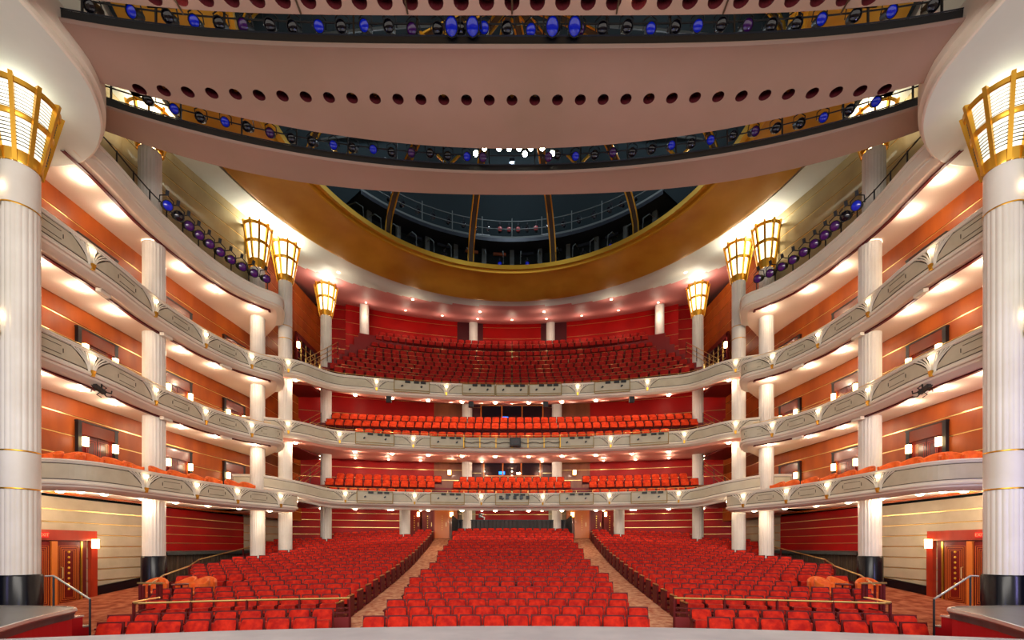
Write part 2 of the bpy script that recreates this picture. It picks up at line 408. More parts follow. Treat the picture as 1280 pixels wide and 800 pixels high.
# lower soffit ring at the back, in front of the upper balcony's wall
# gold ring
mb = MB()
prof = [(13.12,19.75),(13.12,19.30),(12.9,19.27),(12.0,19.42),(11.0,19.5),(10.2,19.46)]
mb.grid([[(r*cos(2*pi*k/N), CY+r*sin(2*pi*k/N), z) for k in range(N+1)] for r, z in prof])
ring = mb.obj('dome_ring', goldp_m, smooth=True); tag(ring, 'broad gold ceiling ring around the dark dome opening', 'ceiling ring')
mb = MB(); prof = [(10.2,19.46),(10.12,19.36),(10.0,19.36),(9.95,19.5),(9.8,19.5),(9.75,19.38),(9.62,19.38),(9.6,19.62)]
mb.grid([[(r*cos(2*pi*k/N), CY+r*sin(2*pi*k/N), z) for k in range(N+1)] for r, z in prof])
tag(mb.obj('rim_moulding', goldb_m, ring, True), 'brighter gold rim moulding')
# dome ribs
dome = empty('dome_ribs', (0, CY, 19.6), label='curved double gold ribs crossing the dark dome opening', cat='dome')
for k in range(12):
    a = radians(15+30*k); 
    for off in (-.16, .16):
        pts = []
        for j in range(13):
            th = pi/2*j/12*.96; r = 9.7*cos(th); z = 4.6*sin(th)
            pts.append((r*cos(a)-off*sin(a), r*sin(a)+off*cos(a), z))
        MB().tube(pts, .045, 5).obj('rib', gold_m, dome)
    mb = MB(); L, R = [], []
    for j in range(13):
        th = pi/2*j/12*.96; r = 9.74*cos(th); z = 4.62*sin(th)
        L.append((r*cos(a)+.15*sin(a), r*sin(a)-.15*cos(a), z)); R.append((r*cos(a)-.15*sin(a), r*sin(a)+.15*cos(a), z))
    mb.grid([L, R]); mb.obj('rib_web', line_m, dome)
# shell beyond: drum and cap
mb = MB(); mb.grid([[(r*cos(2*pi*k/64), CY+r*sin(2*pi*k/64), z) for k in range(65)] for r, z in ((13.4,19.6),(13.4,24),(12,26),(8,27.3),(0.1,27.4))])
struct(mb, 'ceiling_dome_shell', teal_m, True)
# bent steel members seen through the dome
for q in range(7):
    mb = MB(); y = CY-6+q*2.2; pts = [(-12+24*j/16, y+.6*sin(q), 25.2+1.3*cos((j-8)/8*1.3)-q*.12) for j in range(17)]
    mb.tube(pts, .07, 5); tag(mb.obj('roof_truss', scrim_m), 'curved grey roof truss, %s from the stage, above the dome' % nth(q+1), 'truss', 'roof trusses above the dome')

# ------------------------------------------------------------------ stage light fixture (prototypes)
def make_fixture(lens, scale=1.0):
    r = empty('stage_light', label='x', cat='stage light')
    b = MB().lathe([(.05,-.16),(.085,-.15),(.1,-.05),(.1,.1),(.12,.14),(.12,.17),(.105,.17)], n=12, cap=False)
    b.v = [(x*scale, -z*scale, y*scale) for x, y, z in b.v]; b.obj('housing', black_m, r, True)
    b = MB().lathe([(.104,.15),(.06,.175),(.01,.18)], n=12); b.v = [(x*scale, -z*scale, y*scale) for x, y, z in b.v]; b.obj('lens', lens, r, True)
    b = MB(); k = scale
    b.tube([(-.14*k,0,0),(-.14*k,.02,.16*k),(0,.03,.24*k),(.14*k,.02,.16*k),(.14*k,0,0)], .014*k, 5); b.obj('yoke', steel_m, r)
    b = MB(); b.box(-.03*k,.03*k,-.0,.06*k,.22*k,.34*k); b.obj('clamp', steel_m, r)
    return remember(r)
FX = {'blue': make_fixture(blue_m, 1.15), 'violet': make_fixture(violet_m, 1.2), 'lit': make_fixture(spot_m, .8), 'dark': make_fixture(glass_m, 1.2), 'pink': make_fixture(red_lamp_m, 1.4)}
used_fx = set()
def fixture(kind, loc, rz, tilt, label, group):
    o = FX[kind]
    if kind in used_fx: o = copy_tree(o)
    used_fx.add(kind)
    o.location = loc; o.rotation_euler = (tilt, 0, rz); o['label'] = label; o['group'] = group
    return o

# gallery of lamps inside the dome
GALLERY = g = empty('dome_gallery', (0, CY, 0), label='dark curved lighting gallery inside the dome opening', cat='gallery')
def ringseg(r0, r1, z0, z1, a0, a1, n=30):
    mb = MB(); rows = []
    for k in range(n+1):
        a = radians(a0+(a1-a0)*k/n); c, s_ = cos(a), sin(a)
        rows.append([(r0*c,r0*s_,z0),(r0*c,r0*s_,z1),(r1*c,r1*s_,z1),(r1*c,r1*s_,z0),(r0*c,r0*s_,z0)])
    mb.grid(rows); return mb
ringseg(11.0, 12.6, 22.0, 22.22, 40, 140).obj('deck', steel_m, g)
for a, w in ((57,.9),(62,.7),(79,.8),(99,.9),(117,1.1),(122,.8)):
    c, s_ = cos(radians(a)), sin(radians(a)); b = MB(); b.box(-w/2,w/2,-.05,.05,22.7,23.25); o = b.obj('pale_cabinet', grey_m, g); o.location = (12.3*c,12.3*s_,0); o.rotation_euler = (0,0,radians(a-90))
for a in range(42, 139, 6):
    c, s_ = cos(radians(a)), sin(radians(a)); b = MB(); b.tube([(10.4,0,20.2),(10.5,0,20.9),(11.2,0,21.5),(12.2,0,21.8)], .035, 5); o = b.obj('curved_strut', scrim_m, g); o.rotation_euler = (0,0,radians(a+3))
ringseg(11.0, 11.06, 22.22, 22.34, 40, 140).obj('kick_plate', scrim_m, g)
ringseg(11.0, 11.04, 23.3, 23.34, 40, 140).obj('top_rail', scrim_m, g)
ringseg(11.0, 11.04, 22.8, 22.84, 40, 140).obj('middle_rail', scrim_m, g)
for a in range(40, 141, 10):
    c, s_ = cos(radians(a)), sin(radians(a)); MB().bar((11*c,11*s_,22.2),(11*c,11*s_,23.5),.05).obj('post', scrim_m, g)
ringseg(12.3, 12.5, 19.6, 22, 40, 140).obj('back_panel', teal_m, g)
for a in range(45, 140, 9):
    c, s_ = cos(radians(a)), sin(radians(a)); b = MB(); b.box(-.14,.14,-.1,.1,19.6,22.0); o = b.obj('pier', scrim_m, g); o.location = (11.9*c, 11.9*s_, 0); o.rotation_euler = (0,0,radians(a-90))
i = 0
for a in [50,54,58,63,68,73,78,82,85,88,91,94,98,102,106,111,116,121,126,130]:
    i += 1; c, s_ = cos(radians(a)), sin(radians(a))
    fixture('pink' if a in (82,88,91,94) else 'dark', (11.3*c, CY+11.3*s_, 22.95), radians(a-90), radians(18), 'small dark spotlight on the dome gallery, %s from the right' % nth(i), 'lamps on the dome gallery')
i = 0
for a in (58,67,76,85,94,103,112,121):
    i += 1; c, s_ = cos(radians(a)), sin(radians(a))
    fixture('blue' if a in (58, 85, 94) else 'dark', (11.6*c, CY+11.6*s_, 20.9), radians(a-90), radians(18), 'spotlight in a bay under the dome gallery, %s from the right' % nth(i), 'lamps in the bays under the dome gallery')
    b = MB(); b.box(-.42,.42,-.05,.05,21.55,21.72); o = b.obj('bay_header', (brown_m if a in (94,103) else steel_m), g); o.location = (11.7*c, 11.7*s_, 0); o.rotation_euler = (0,0,radians(a-90))

# ------------------------------------------------------------------ ceiling bridges
def interp(T):
    xs = sorted(T)
    def f(x):
        x = abs(x)
        for (a, p), (b, q) in zip(xs, xs[1:]):
            if x <= b: t = (x-a)/(b-a); t2 = t; return p+(q-p)*t2
        (a, p), (b, q) = xs[-2:]; return p+(q-p)*(x-a)/(b-a)
    # parabola fit through samples keeps the edges smooth
    import numpy as np
    X = np.array([x for x, _ in xs]); Yv = np.array([y for _, y in xs]); A = np.stack([np.ones_like(X), X**2, X**4], 1)
    c = np.linalg.lstsq(A, Yv, rcond=None)[0]
    return lambda x: float(c[0]+c[1]*x*x+c[2]*x**4)
def bridge(name, near, far, z, xr, holes, label, thick=.06, zfar=None):
    """underside panel with real round openings; holes=(f(x), dx, r, xmax)"""
    root = empty(name, (0,0,0), label=label, cat='ceiling bridge')
    zf_ = zfar if zfar is not None else z
    mb = MB()
    def P(x, t): y0, y1 = near(x), far(x); return (x, y0+(y1-y0)*t, z+(zf_-z)*t)
    if holes:
        hy, dx, r, xm = holes
        nh = int(xm/dx); xs = [(-nh+i)*dx for i in range(2*nh+1)] if holes[3] else []
        w = dx/2; a = r*1.25
        def T(x, y): return (y-near(x))/(far(x)-near(x))
        for cx in xs:
            cy = hy(cx); NN = 16
            sq, ci, cu = [], [], []
            for k in range(NN):
                an = 2*pi*(k+.5)/NN; c, s_ = cos(an), sin(an); m = max(abs(c), abs(s_))
                px, dy = cx+w*c/m, a*s_/m
                yy = hy(px)+dy; sq.append(P(px, T(px, yy)))
                px, yy = cx+r*c, hy(cx+r*c)+r*s_; q = P(px, T(px, yy)); ci.append(q); cu.append((q[0], q[1], q[2]+.25))
            # square ring to circle, then the collar going up
            o = len(mb.v); mb.v += sq+ci+cu
            for k in range(NN):
                j = (k+1)%NN
                mb.f.append((o+k, o+j, o+NN+j, o+NN+k)); mb.mi.append(0)
                mb.f.append((o+NN+k, o+NN+j, o+2*NN+j, o+2*NN+k)); mb.mi.append(1)
            # corners of the cell
            for sx in (-1, 1):
                for sy in (-1, 1):
                    px = cx+sx*w; q = P(px, T(px, hy(px)+sy*a))
                    ks = sorted(range(NN), key=lambda k: (sq[k][0]-q[0])**2+(sq[k][1]-q[1])**2)[:2]
                    mb.add([q, sq[ks[0]], sq[ks[1]]], [(0,1,2)])
        # strips either side of the row
        xl, xrr = xs[0]-w, xs[-1]+w
        X = [xl+(xrr-xl)*k/96 for k in range(97)]
        mb.grid([[P(x, T(x, hy(x)-a)*q/3) for q in range(4)] for x in X])
        mb.grid([[P(x, T(x, hy(x)+a)+(1-T(x, hy(x)+a))*q/3) for q in range(4)] for x in X])
        for e0, e1 in ((-xr, xl), (xrr, xr)):
            if e1 > e0+.01: mb.grid([[P(e0+(e1-e0)*k/6, q/6) for q in range(7)] for k in range(7)])
    else:
        X = [-xr+2*xr*k/64 for k in range(65)]
        mb.grid([[P(x, q/4) for q in range(5)] for x in X])
    X = [-xr+2*xr*k/64 for k in range(65)]
    mb.grid([[(x, near(x), z), (x, near(x)-.05, z+.03), (x, near(x)-.05, z+thick)] for x in X])
    mb.grid([[(x, far(x), zf_), (x, far(x)+.03, zf_+.03), (x, far(x)+.03, zf_+thick*.5)] for x in X])
    p = mb.obj('underside', [pink_m, MAROON], root, False)
    if holes:
        i = 0
        for cx in xs:
            i += 1; cy = hy(cx)
            b = MB(); b.lathe([(r*1.0,.26),(r*.62,.20),(r*.34,.12),(r*.30,.10)], (cx, cy, z), n=12, cap=False); b.lathe([(r*1.02,.27),(r*1.0,.28)], (cx, cy, z), n=12)
            o = b.obj('recessed_lamp', [line_m, shell_m, gold_m][(i*7) % 3 if i % 4 else 1], root)
    return root
near2 = interp([(0,11.24),(4.8,11.2),(7.8,11.12),(10.6,10.66),(13.5,9.9)]); far2 = interp([(0,14.1),(5.8,13.5),(9.2,12.7),(11.1,12.1),(14,10.9)])
near3 = interp([(0,15.56),(6.5,15.17),(10,14.1),(12.05,13.2),(14.5,12.0)]); far3 = interp([(0,16.55),(6.9,16.1),(10.2,15.36),(12.6,13.95),(14.5,12.8)])
near1 = interp([(0,7.0),(6,7.0),(10,7.0)]); far1 = interp([(0,10.12),(7.3,10.02),(8.5,9.9),(12,9.3)])
Z1, Z2, Z3 = EYE+12.0, EYE+12.5, EYE+13.0
b2 = bridge('ceiling_bridge', near2, far2, Z2, 13.2, (lambda x: 12.55-.0028*x*x, .637, .155, 10.5), 'wide dusky pink ceiling bridge with a long row of round openings')
b3 = bridge('ceiling_bridge', near3, far3, Z3, 14.2, None, 'narrow dusky pink ceiling bridge nearest the dome')
b1 = bridge('ceiling_bridge', near1, far1, Z1, 13.0, (lambda x: 9.87-.0015*x*x, .56, .17, 8.0), 'pink ceiling bridge nearest the stage, cut by the top of the picture')
for x in (-7.4, -4.75, -2.35, 0, 2.35, 4.75, 7.4):
    bend = 0 if x == 0 else x
    pts = [(x*(1+.0)-.012*bend*max(0,10-y)**1.5, y, Z1-.012) for y in (7.2, 8, 8.8, 9.3, 9.7, 10.08)]
    MB().tube(pts, .022, 5).obj('seam', line_m, b1)
for x in (-7.35, 2.72):
    MB().lathe([(.14,-.02),(.12,-.05),(.02,-.07)], (x, 9.6, Z1), n=14).obj('lit_lamp', lamp_m, b1)

def catwalk(root, near, z, xr, rail_h, lamps, gtxt):
    X = [-xr+2*xr*k/64 for k in range(65)]
    mb = MB(); mb.grid([[(x, near(x)+.02, z+.03), (x, near(x)-.0, z+.3), (x, near(x)+.9, z+.31), (x, near(x)+.9, z+.05)] for x in X]); mb.obj('deck', black_m, root)
    MB().tube([(x, near(x)-.0, z+.32) for x in X[::2]], .02, 4).obj('edge_rail', steel_m, root)
    MB().tube([(x, near(x)+.1, z+.33+rail_h) for x in X[::2]], .028, 5).obj('top_rail', black_m, root)
    MB().tube([(x, near(x)+.1, z+.33+rail_h*.5) for x in X[::2]], .02, 5).obj('middle_rail', black_m, root)
    for k in range(int(xr/.8)*2+1):
        x = -int(xr/.8)*.8+k*.8
        if k % 2 == 0: MB().bar((x, near(x)+.1, z+.2), (x, near(x)+.1, z+.4+rail_h), .04).obj('post', black_m, root)
W2 = catwalk(b2, near2, Z2, 12.4, .8, None, '')
W3 = catwalk(b3, near3, Z3, 13.6, .78, None, '')
# yellow cross braces on the catwalks
for x, y, z, root in ((-2.05,11.9,Z2+.35,b2),(2.1,11.9,Z2+.35,b2),(-6.0,15.9,Z3+.35,b3),(5.9,15.9,Z3+.35,b3),(-2.3,16.2,Z3+.35,b3),(2.4,16.2,Z3+.35,b3)):
    for a in (-1, 1):
        MB().bar((x-.4*a, y, z), (x+.4*a, y, z+.8), .07).obj('cross_brace', goldb_m, root)
# rows of lamps hung over the bridges
def lamp_row(xs, near, z, gname, where, tilt):
    for i, x in enumerate(xs):
        n = abs(x)
        kind = ('dark', 'blue', 'dark', 'blue', 'dark', 'violet', 'dark')[i % 7]
        fixture(kind, (x, near(x)+.18, z+rnd.uniform(-.05,.05)), -x*.02+rnd.uniform(-.25,.25), tilt, '%s-lensed stage lamp over the %s, %s from the left' % ({'blue':'blue','dark':'dark','violet':'violet'}[kind], where, nth(i+1)), gname)
xs2 = [-10.2,-9.3,-8.5] + [-7.9+.6*k for k in range(27)] + [8.5,9.3,10.2]
lamp_row(xs2, near2, Z2+.66, 'lamps on the middle bridge', 'wide bridge', radians(36))
xs3 = [x for x in [-11.2+.64*k for k in range(36)] if abs(x) > 1.5]
lamp_row(xs3, near3, Z3+.72, 'lamps on the dome bridge', 'narrow bridge', radians(34))
for i, x in enumerate([-1.25,-.95,-.45,-.1,.25,.45,.65,1.05,1.4]):
    z = Z3+.75+(.12 if i in (1,2,3,4,6,7) else -.08)
    fixture('lit', (x, near3(x)+.0, z), 0, radians(34), 'switched-on bright spotlight mid bridge, %s of the lit nine from the left' % nth(i+1), 'lit spotlights at the middle of the narrow bridge')
for i, x in enumerate((-1.0, 1.25)):
    fixture('violet', (x, near3(x)-.1, Z3+.45), 0, radians(34), 'round purple lamp below the %s end of the lit spotlights' % ('left','right')[i], 'stage light')
for i, x in enumerate((-1.5,-.98,1.0,1.55)):
    o = fixture('blue', (x*1.0, near2(x)+.02, Z2+.5), 0, radians(36), 'large blue floodlight on the wide bridge, %s of four' % nth(i+1), 'large blue floodlights'); o.scale = (1.25,1.25,1.5)

# ------------------------------------------------------------------ near canopies over the proscenium columns
for s in (-1, 1):
    pts = [(-11.1,7.0),(-10.95,8.5),(-10.85,9.9),(-10.92,11.14),(-11.08,11.75),(-11.43,12.38),(-11.85,12.9),(-12.5,13.47),(-13.25,13.9),(-14.1,14.12),(-15.6,14.15),(-17.3,14.15)]
    cp = Path(pts); root = empty('canopy', (0,0,0), label='white rounded ceiling canopy over the %s stage-side column' % SIDE[s], cat='canopy')
    n = 60; zc = EYE+12.0
    rim = []
    mb = MB(); rows = []
    for k in range(n+1):
        d = cp.L*k/n; x, y = cp.at(d, 0)
        rows.append([(-17.4, min(y, 14.3)*.98, zc+.05), (x*.5-8.7, y, zc+.03), (x, y, zc)])
    mb.grid(rows); mirror(mb, s).obj('underside', white_m, root, True)
    mb = MB(); sweep(mb, cp, [(0,0),(.05,.03),(.05,.16),(.0,.19),(.0,.24),(.12,.28),(.12,.95),(-.3,1.0)], step=.25); mb.v = [(x, y, z+zc) for x, y, z in mb.v]
    mirror(mb, s).obj('rim', cream, root, True)

# ------------------------------------------------------------------ parapet modules
def parapet(root, path, zt, s, d0, d1, brackets, h=.86, dz=None, racks=(), plain=False, cap_n=.06):
    k = h/.86
    prof = [(-.22,-.06),(-.2,0),(.05,0),(cap_n,-.04),(.03,-.075),(.03,-.10),(0,-.11),(0,-.66*k),(.05,-.69*k),(.07,-.74*k),(.05,-.79*k),(-.02,-.80*k),(-.04,-.86*k),(-.14,-.92*k),(-.3,-.96*k)]
    mb = sweep(MB(), path, [(a, zt+b) for a, b in prof], d0, d1, .25, dz=dz)
    mirror(mb, s).obj('parapet', cream, root, True)
    if plain: return
    ev = sorted([d0]+list(brackets)+[d1])
    for i, (a, b) in enumerate(zip(ev, ev[1:])):
        L = a+(.12 if i else .05); R = b-(.12 if i < len(ev)-2 else .05)
        if R-L < .35: continue
        cutL = .52 if i else .0; cutR = .52 if i < len(ev)-2 else 0
        if R-L < 1.3: cutL *= .55; cutR *= .55
        def topf(d, L=L, R=R, cL=cutL, cR=cutR):
            t = zt-.155
            if cL and d < L+cL: t -= .42*(1-(d-L)/cL)**1.2
            if cR and d > R-cR: t -= .42*(1-(R-d)/cR)**1.2
            return t
        bot = lambda d: zt-.62*k
        mirror(plate(MB(), path, L-.03, R+.03, lambda d: topf(max(L, min(R, d)))+.03, lambda d: bot(d)-.022, 0, .012, dz=dz), s).obj('panel_outline', line_m, root)
        mirror(plate(MB(), path, L, R, topf, bot, 0, .024, dz=dz), s).obj('inset_panel', panel_m, root)
        m = (L+R)/2
        if R-L > 1.5 and R-L < 3.6 and not racks:
            q = MB(); w = .36
            for z in (-.27, -.51): q.bar(path.pt(m-w, .03, zt+z+(dz(m) if dz else 0)), path.pt(m+w, .03, zt+z+(dz(m) if dz else 0)), .014)
            for x in (-w-.06, w+.06): q.bar(path.pt(m+x, .03, zt-.33+(dz(m) if dz else 0)), path.pt(m+x, .03, zt-.45+(dz(m) if dz else 0)), .014)
            o = mirror(q, s).obj('vent_slots', line_m, root); o['kind'] = 'stuff'
    for d in brackets:
        z = dz(d) if dz else 0
        q = MB(); g_ = MB()
        for sg in (-1, 1):
            for j in range(4):
                pts = []
                for u in range(5):
                    t = u/4; off = .05+.02*j+(.10+.13*j)*(t**2.2); zz = -.68*k+(.56*k-.0*j)*t
                    pts.append(path.pt(d+sg*off, .03, zt+z+zz))
                q.tube(pts, .02, 4); g_.tube([(a, b, c) for a, b, c in [path.pt(d+sg*(.075+.02*j+(.165+.13*j)*((u/4)**2.2)), .012, zt+z-.66*k+.54*k*u/4) for u in range(5)]], .014, 3)
        o = mirror(q, s).obj('fan_moulding', cream, root); o['kind'] = 'stuff'
        o = mirror(g_, s).obj('fan_shade_line', line_m, root); o['kind'] = 'stuff'  # dark lines painted in as the shade between the ribs
        q = MB(); q.add([path.pt(d-.06,.0,zt+z-.62*k), path.pt(d+.06,.0,zt+z-.62*k), path.pt(d+.05,.0,zt+z-.80*k), path.pt(d-.05,.0,zt+z-.80*k), path.pt(d-.06,.12,zt+z-.62*k), path.pt(d+.06,.12,zt+z-.62*k), path.pt(d+.04,.09,zt+z-.80*k), path.pt(d-.04,.09,zt+z-.80*k)],
                        [(4,5,6,7),(0,4,7,3),(1,2,6,5),(0,1,5,4),(3,7,6,2)])
        mirror(q, s).obj('bracket_foot', gold_m, root)
        x, y = path.at(d, .09); q = MB().lathe([(.0,-.06),(.042,-.042),(.06,0),(.042,.042),(.0,.06)], (x, y, zt+z-.22), n=10, cap=False)
        mirror(q, s).obj('lamp_globe', globe_m, root, True)
def downlights(root, path, n, ds, z, s, power, zfn=None):
    for d in ds:
        x, y = path.at(d, n); zz = zfn(x, y) if zfn else z
        q = MB().lathe([(.12,.02),(.12,-.02),(.09,-.055),(.04,-.07)], (x, y, zz), n=12)
        mirror(q, s).obj('downlight', lamp_m, root)
        spot((x*(-s if s == 1 else 1), y, zz-.2), power, root)

for s in (-1, 1):
    sd = SIDE[s]
    for t in (1, 2, 3, 4):
        P = BOXP1 if t == 1 else BOXP
        names = {1: 'lowest', 2: 'middle', 3: 'upper'}
        if t < 4:
            root = empty('box_tier', (0,0,0), label='%s %s tier of side boxes with cream panelled parapet' % (names[t], sd), cat='box tier')
        else:
            root = empty('lighting_ledge', (0,0,0), label='%s top ledge with plain cream band carrying spotlights' % sd, cat='ledge')
        d0 = 0 if t == 1 else (2.0 if t < 4 else P.near_y(13.6))
        if t == 1: br = [P.near_y(y) for y in (16.25, 18.5, 20.5, 22.5)]
        else: br = [P.near_y(y) for y in (11.2, 13.84, 16.7, 19.3, 21.55)]
        z = ZT[t]
        parapet(root, P, z, s, d0, P.L-1.7, [] if t == 4 else br, plain=(t == 4), h=.86 if t < 4 else .6)
        if t < 4:
            parapet(root, P, z, s, P.L-1.7, P.L, [], plain=True)
        else: parapet(root, P, z, s, P.L-1.7, P.L, [], plain=True, h=.6)
        # slab
        zs = z-(.90 if t < 4 else .64); n = 40; rows = []; rows2 = []
        for k in range(n+1):
            d = d0+(P.L-d0)*k/n; a = P.at(d, -.25)
            if t == 1: b = (-16.15, max(13.0, min(27.0, 13.0+(d-0)*1.0))) if a[0] > -16.1 else (a[0], a[1])
            else: b = (-15.5, a[1]+.0)
            if k == n: b = (-15.2, 26.8)
            elif a[1] > 22: b = (-15.5, 22+(a[1]-22)*1.6)
            rows.append([(a[0], a[1], zs), (b[0], b[1], zs)]); rows2.append([(a[0], a[1], zs+.1), (b[0], b[1], zs+.1)])
        q = MB().grid(rows); mirror(q, s).obj('soffit', soffit_m, root)
        q = MB().grid(rows2); mirror(q, s).obj('deck', carpet_m if t < 4 else wallup_m, root)
        # soffit lip line and downlights
        q = sweep(MB(), P, [(-.55, zs-.0), (-.55, zs-.05), (-.66, zs-.05), (-.66, zs)], d0, P.L-1.5, .5); mirror(q, s).obj('soffit_trim', shell_m if t > 1 else cream, root)
        if t == 1: ds = [1.2+1.42*k for k in range(9)]
        else: ds = [P.near_y(13.2 if t < 4 else 14.7)+1.5*k for k in range(7)]
        downlights(root, P, -1.0, [d for d in ds if d < P.L-2.0], zs, s, DOWN_W)
        if t in (2, 3):
            q = MB().tube([P.pt(d0+(P.L-2.5-d0)*k/30, -.1, z+.1) for k in range(31)], .014, 4); mirror(q, s).obj('sight_rail', brass_m, root)
            for k, y in enumerate((14.6, 17.6, 20.5)):
                d = P.near_y(y); q = MB(); a = P.pt(d, -.42, zs-.09); b = P.pt(d+.45, -.42, zs-.09); q.bar(a, b, .16, .12); mirror(q, s).obj('speaker_box', cream, root)
    # door portals with sconces behind the boxes
    for t in (1, 2, 3):
        zfl = ZT[t]-.85
        for i, (yc, w) in enumerate(((16.5, 1.35), (20.45, 1.4), (24.1, 1.3), (12.6, 1.35))):
            d = WALLB.near_y(yc); x, y = WALLB.at(d, 0); tx, ty = WALLB.tan(d)
            r = empty('box_door', (0,0,0), label='dark %s box door with two lit sconces, %s tier, %s from the stage' % (sd, names[t], nth({3:1,0:2,1:3,2:4}[i])), cat='door')
            rz = atan2(-tx, ty)
            def put(q, nm, m, parent=r, x=x, y=y, rz=rz):
                # local: +x into the house, y along the wall
                c, s_ = cos(rz), sin(rz); q.v = [(x+c*a-s_*b, y+s_*a+c*b, zz) for a, b, zz in q.v]
                return mirror(q, s).obj(nm, m, parent)
            H = 2.5
            put(MB().box(.05,.17,-w/2-.14,-w/2,zfl,zfl+H), 'jamb', black_m); put(MB().box(.05,.17,w/2,w/2+.14,zfl,zfl+H), 'jamb', black_m)
            put(MB().box(.05,.16,-w/2-.14,w/2+.14,zfl+H-.42,zfl+H), 'head_panel', boxframe_m)
            put(MB().box(.05,.18,-w/2-.16,w/2+.16,zfl+H,zfl+H+.05), 'cornice', black_m)
            put(MB().box(.04,.06,-w/2,w/2,zfl,zfl+H-.4), 'reveal', shell_m)
            for sg in (-1, 1):
                leaf = put(MB().box(.06,.1,min(0,sg*w*.34)+.01,max(0,sg*w*.34)-.01,zfl+.02,zfl+H-.45), 'door_leaf', boxdoor_m)
                q = MB()
                for g_ in (.05, .12):
                    y0, y1 = sorted((sg*g_, sg*(w*.34-g_+.03)))
                    for aa, bb in (((.104,y0,zfl+g_+.1),(.104,y0,zfl+H-.5-g_)),((.104,y1,zfl+g_+.1),(.104,y1,zfl+H-.5-g_)),((.104,y0,zfl+g_+.1),(.104,y1,zfl+g_+.1)),((.104,y0,zfl+H-.5-g_),(.104,y1,zfl+H-.5-g_))): q.bar(aa, bb, .012)
                o = put(q, 'inlay', frame_m, leaf); o['kind'] = 'stuff'
                put(MB().box(.1,.14,-.02+sg*.05,.02+sg*.05,zfl+.9,zfl+1.15), 'pull_handle', brass_m, leaf)
                sc = put(MB().box(.17,.30,sg*(w/2-.06)-.07,sg*(w/2-.06)+.07,zfl+1.66,zfl+1.98), 'sconce_lamp', sconce_m)
                px, py = x+cos(rz)*.5-sin(rz)*sg*(w/2-.06), y+sin(rz)*.5+cos(rz)*sg*(w/2-.06)
                point((px*(-1 if s == 1 else 1), py, zfl+1.85), 5, r)
    # tub chairs behind the lowest parapet
    tub = None
# ------------------------------------------------------------------ tub chair
def make_tub():
    r = empty('tub_chair', label='x', cat='chair')
    mb = MB(); out = []
    n = 12
    for k in range(n+1):
        a = radians(-20+220*k/n); c, s_ = cos(a), sin(a)
        hh = .74+.17*max(0, sin(a))**1.2
        out.append([(.27*c,.25*s_,.06),(.34*c,.32*s_,.5),(.35*c,.35*s_,hh-.03),(.32*c,.33*s_,hh),(.28*c,.28*s_,hh-.03),(.25*c,.24*s_,.5),(.24*c,.22*s_,.40)])
    mb.grid(out); mb.add([out[0][i] for i in range(7)], [tuple(range(7))]); mb.add([out[-1][i] for i in range(7)], [tuple(range(7))])
    mb.obj('shell', tub_m, r, True)
    MB().lathe([(.25,.30),(.27,.36),(.27,.42),(.22,.46),(.05,.47)], n=14).obj('seat_cushion', tub_m, r, True)
    MB().lathe([(.24,.0),(.26,.04),(.26,.30)], n=16).obj('base', tub_m, r, True)
    return remember(r)
TUB = make_tub(); tub_used = False
def tubchair(loc, rz, label, group):
    global tub_used
    o = TUB if not tub_used else copy_tree(TUB)
    tub_used = True; o.location = loc; o.rotation_euler = (0,0,rz); o['label'] = label; o['group'] = group
# chair's open side is -y locally
for s in (-1, 1):
    P = BOXP1; i = 0
    for d in [1.9,2.75,3.5,4.35,5.3,6.1,7.1,7.9,8.8,9.6,10.5,11.2]:
        i += 1; x, y = P.at(d, -.5); tx, ty = P.tan(d)
        ang = atan2(tx*1.0, ty) # facing direction (normal) (ty,-tx)
        nx, ny = ty, -tx
        rz = atan2(ny, nx)+pi/2+rnd.uniform(-.3,.3)
        if s == 1: x, rz = -x, -rz
        tubchair((x, y, ZT[1]-.52), rz, 'orange tub chair behind the %s lowest box parapet, %s from the stage' % (SIDE[s], nth(i)), 'orange tub chairs in the %s lowest boxes' % SIDE[s])

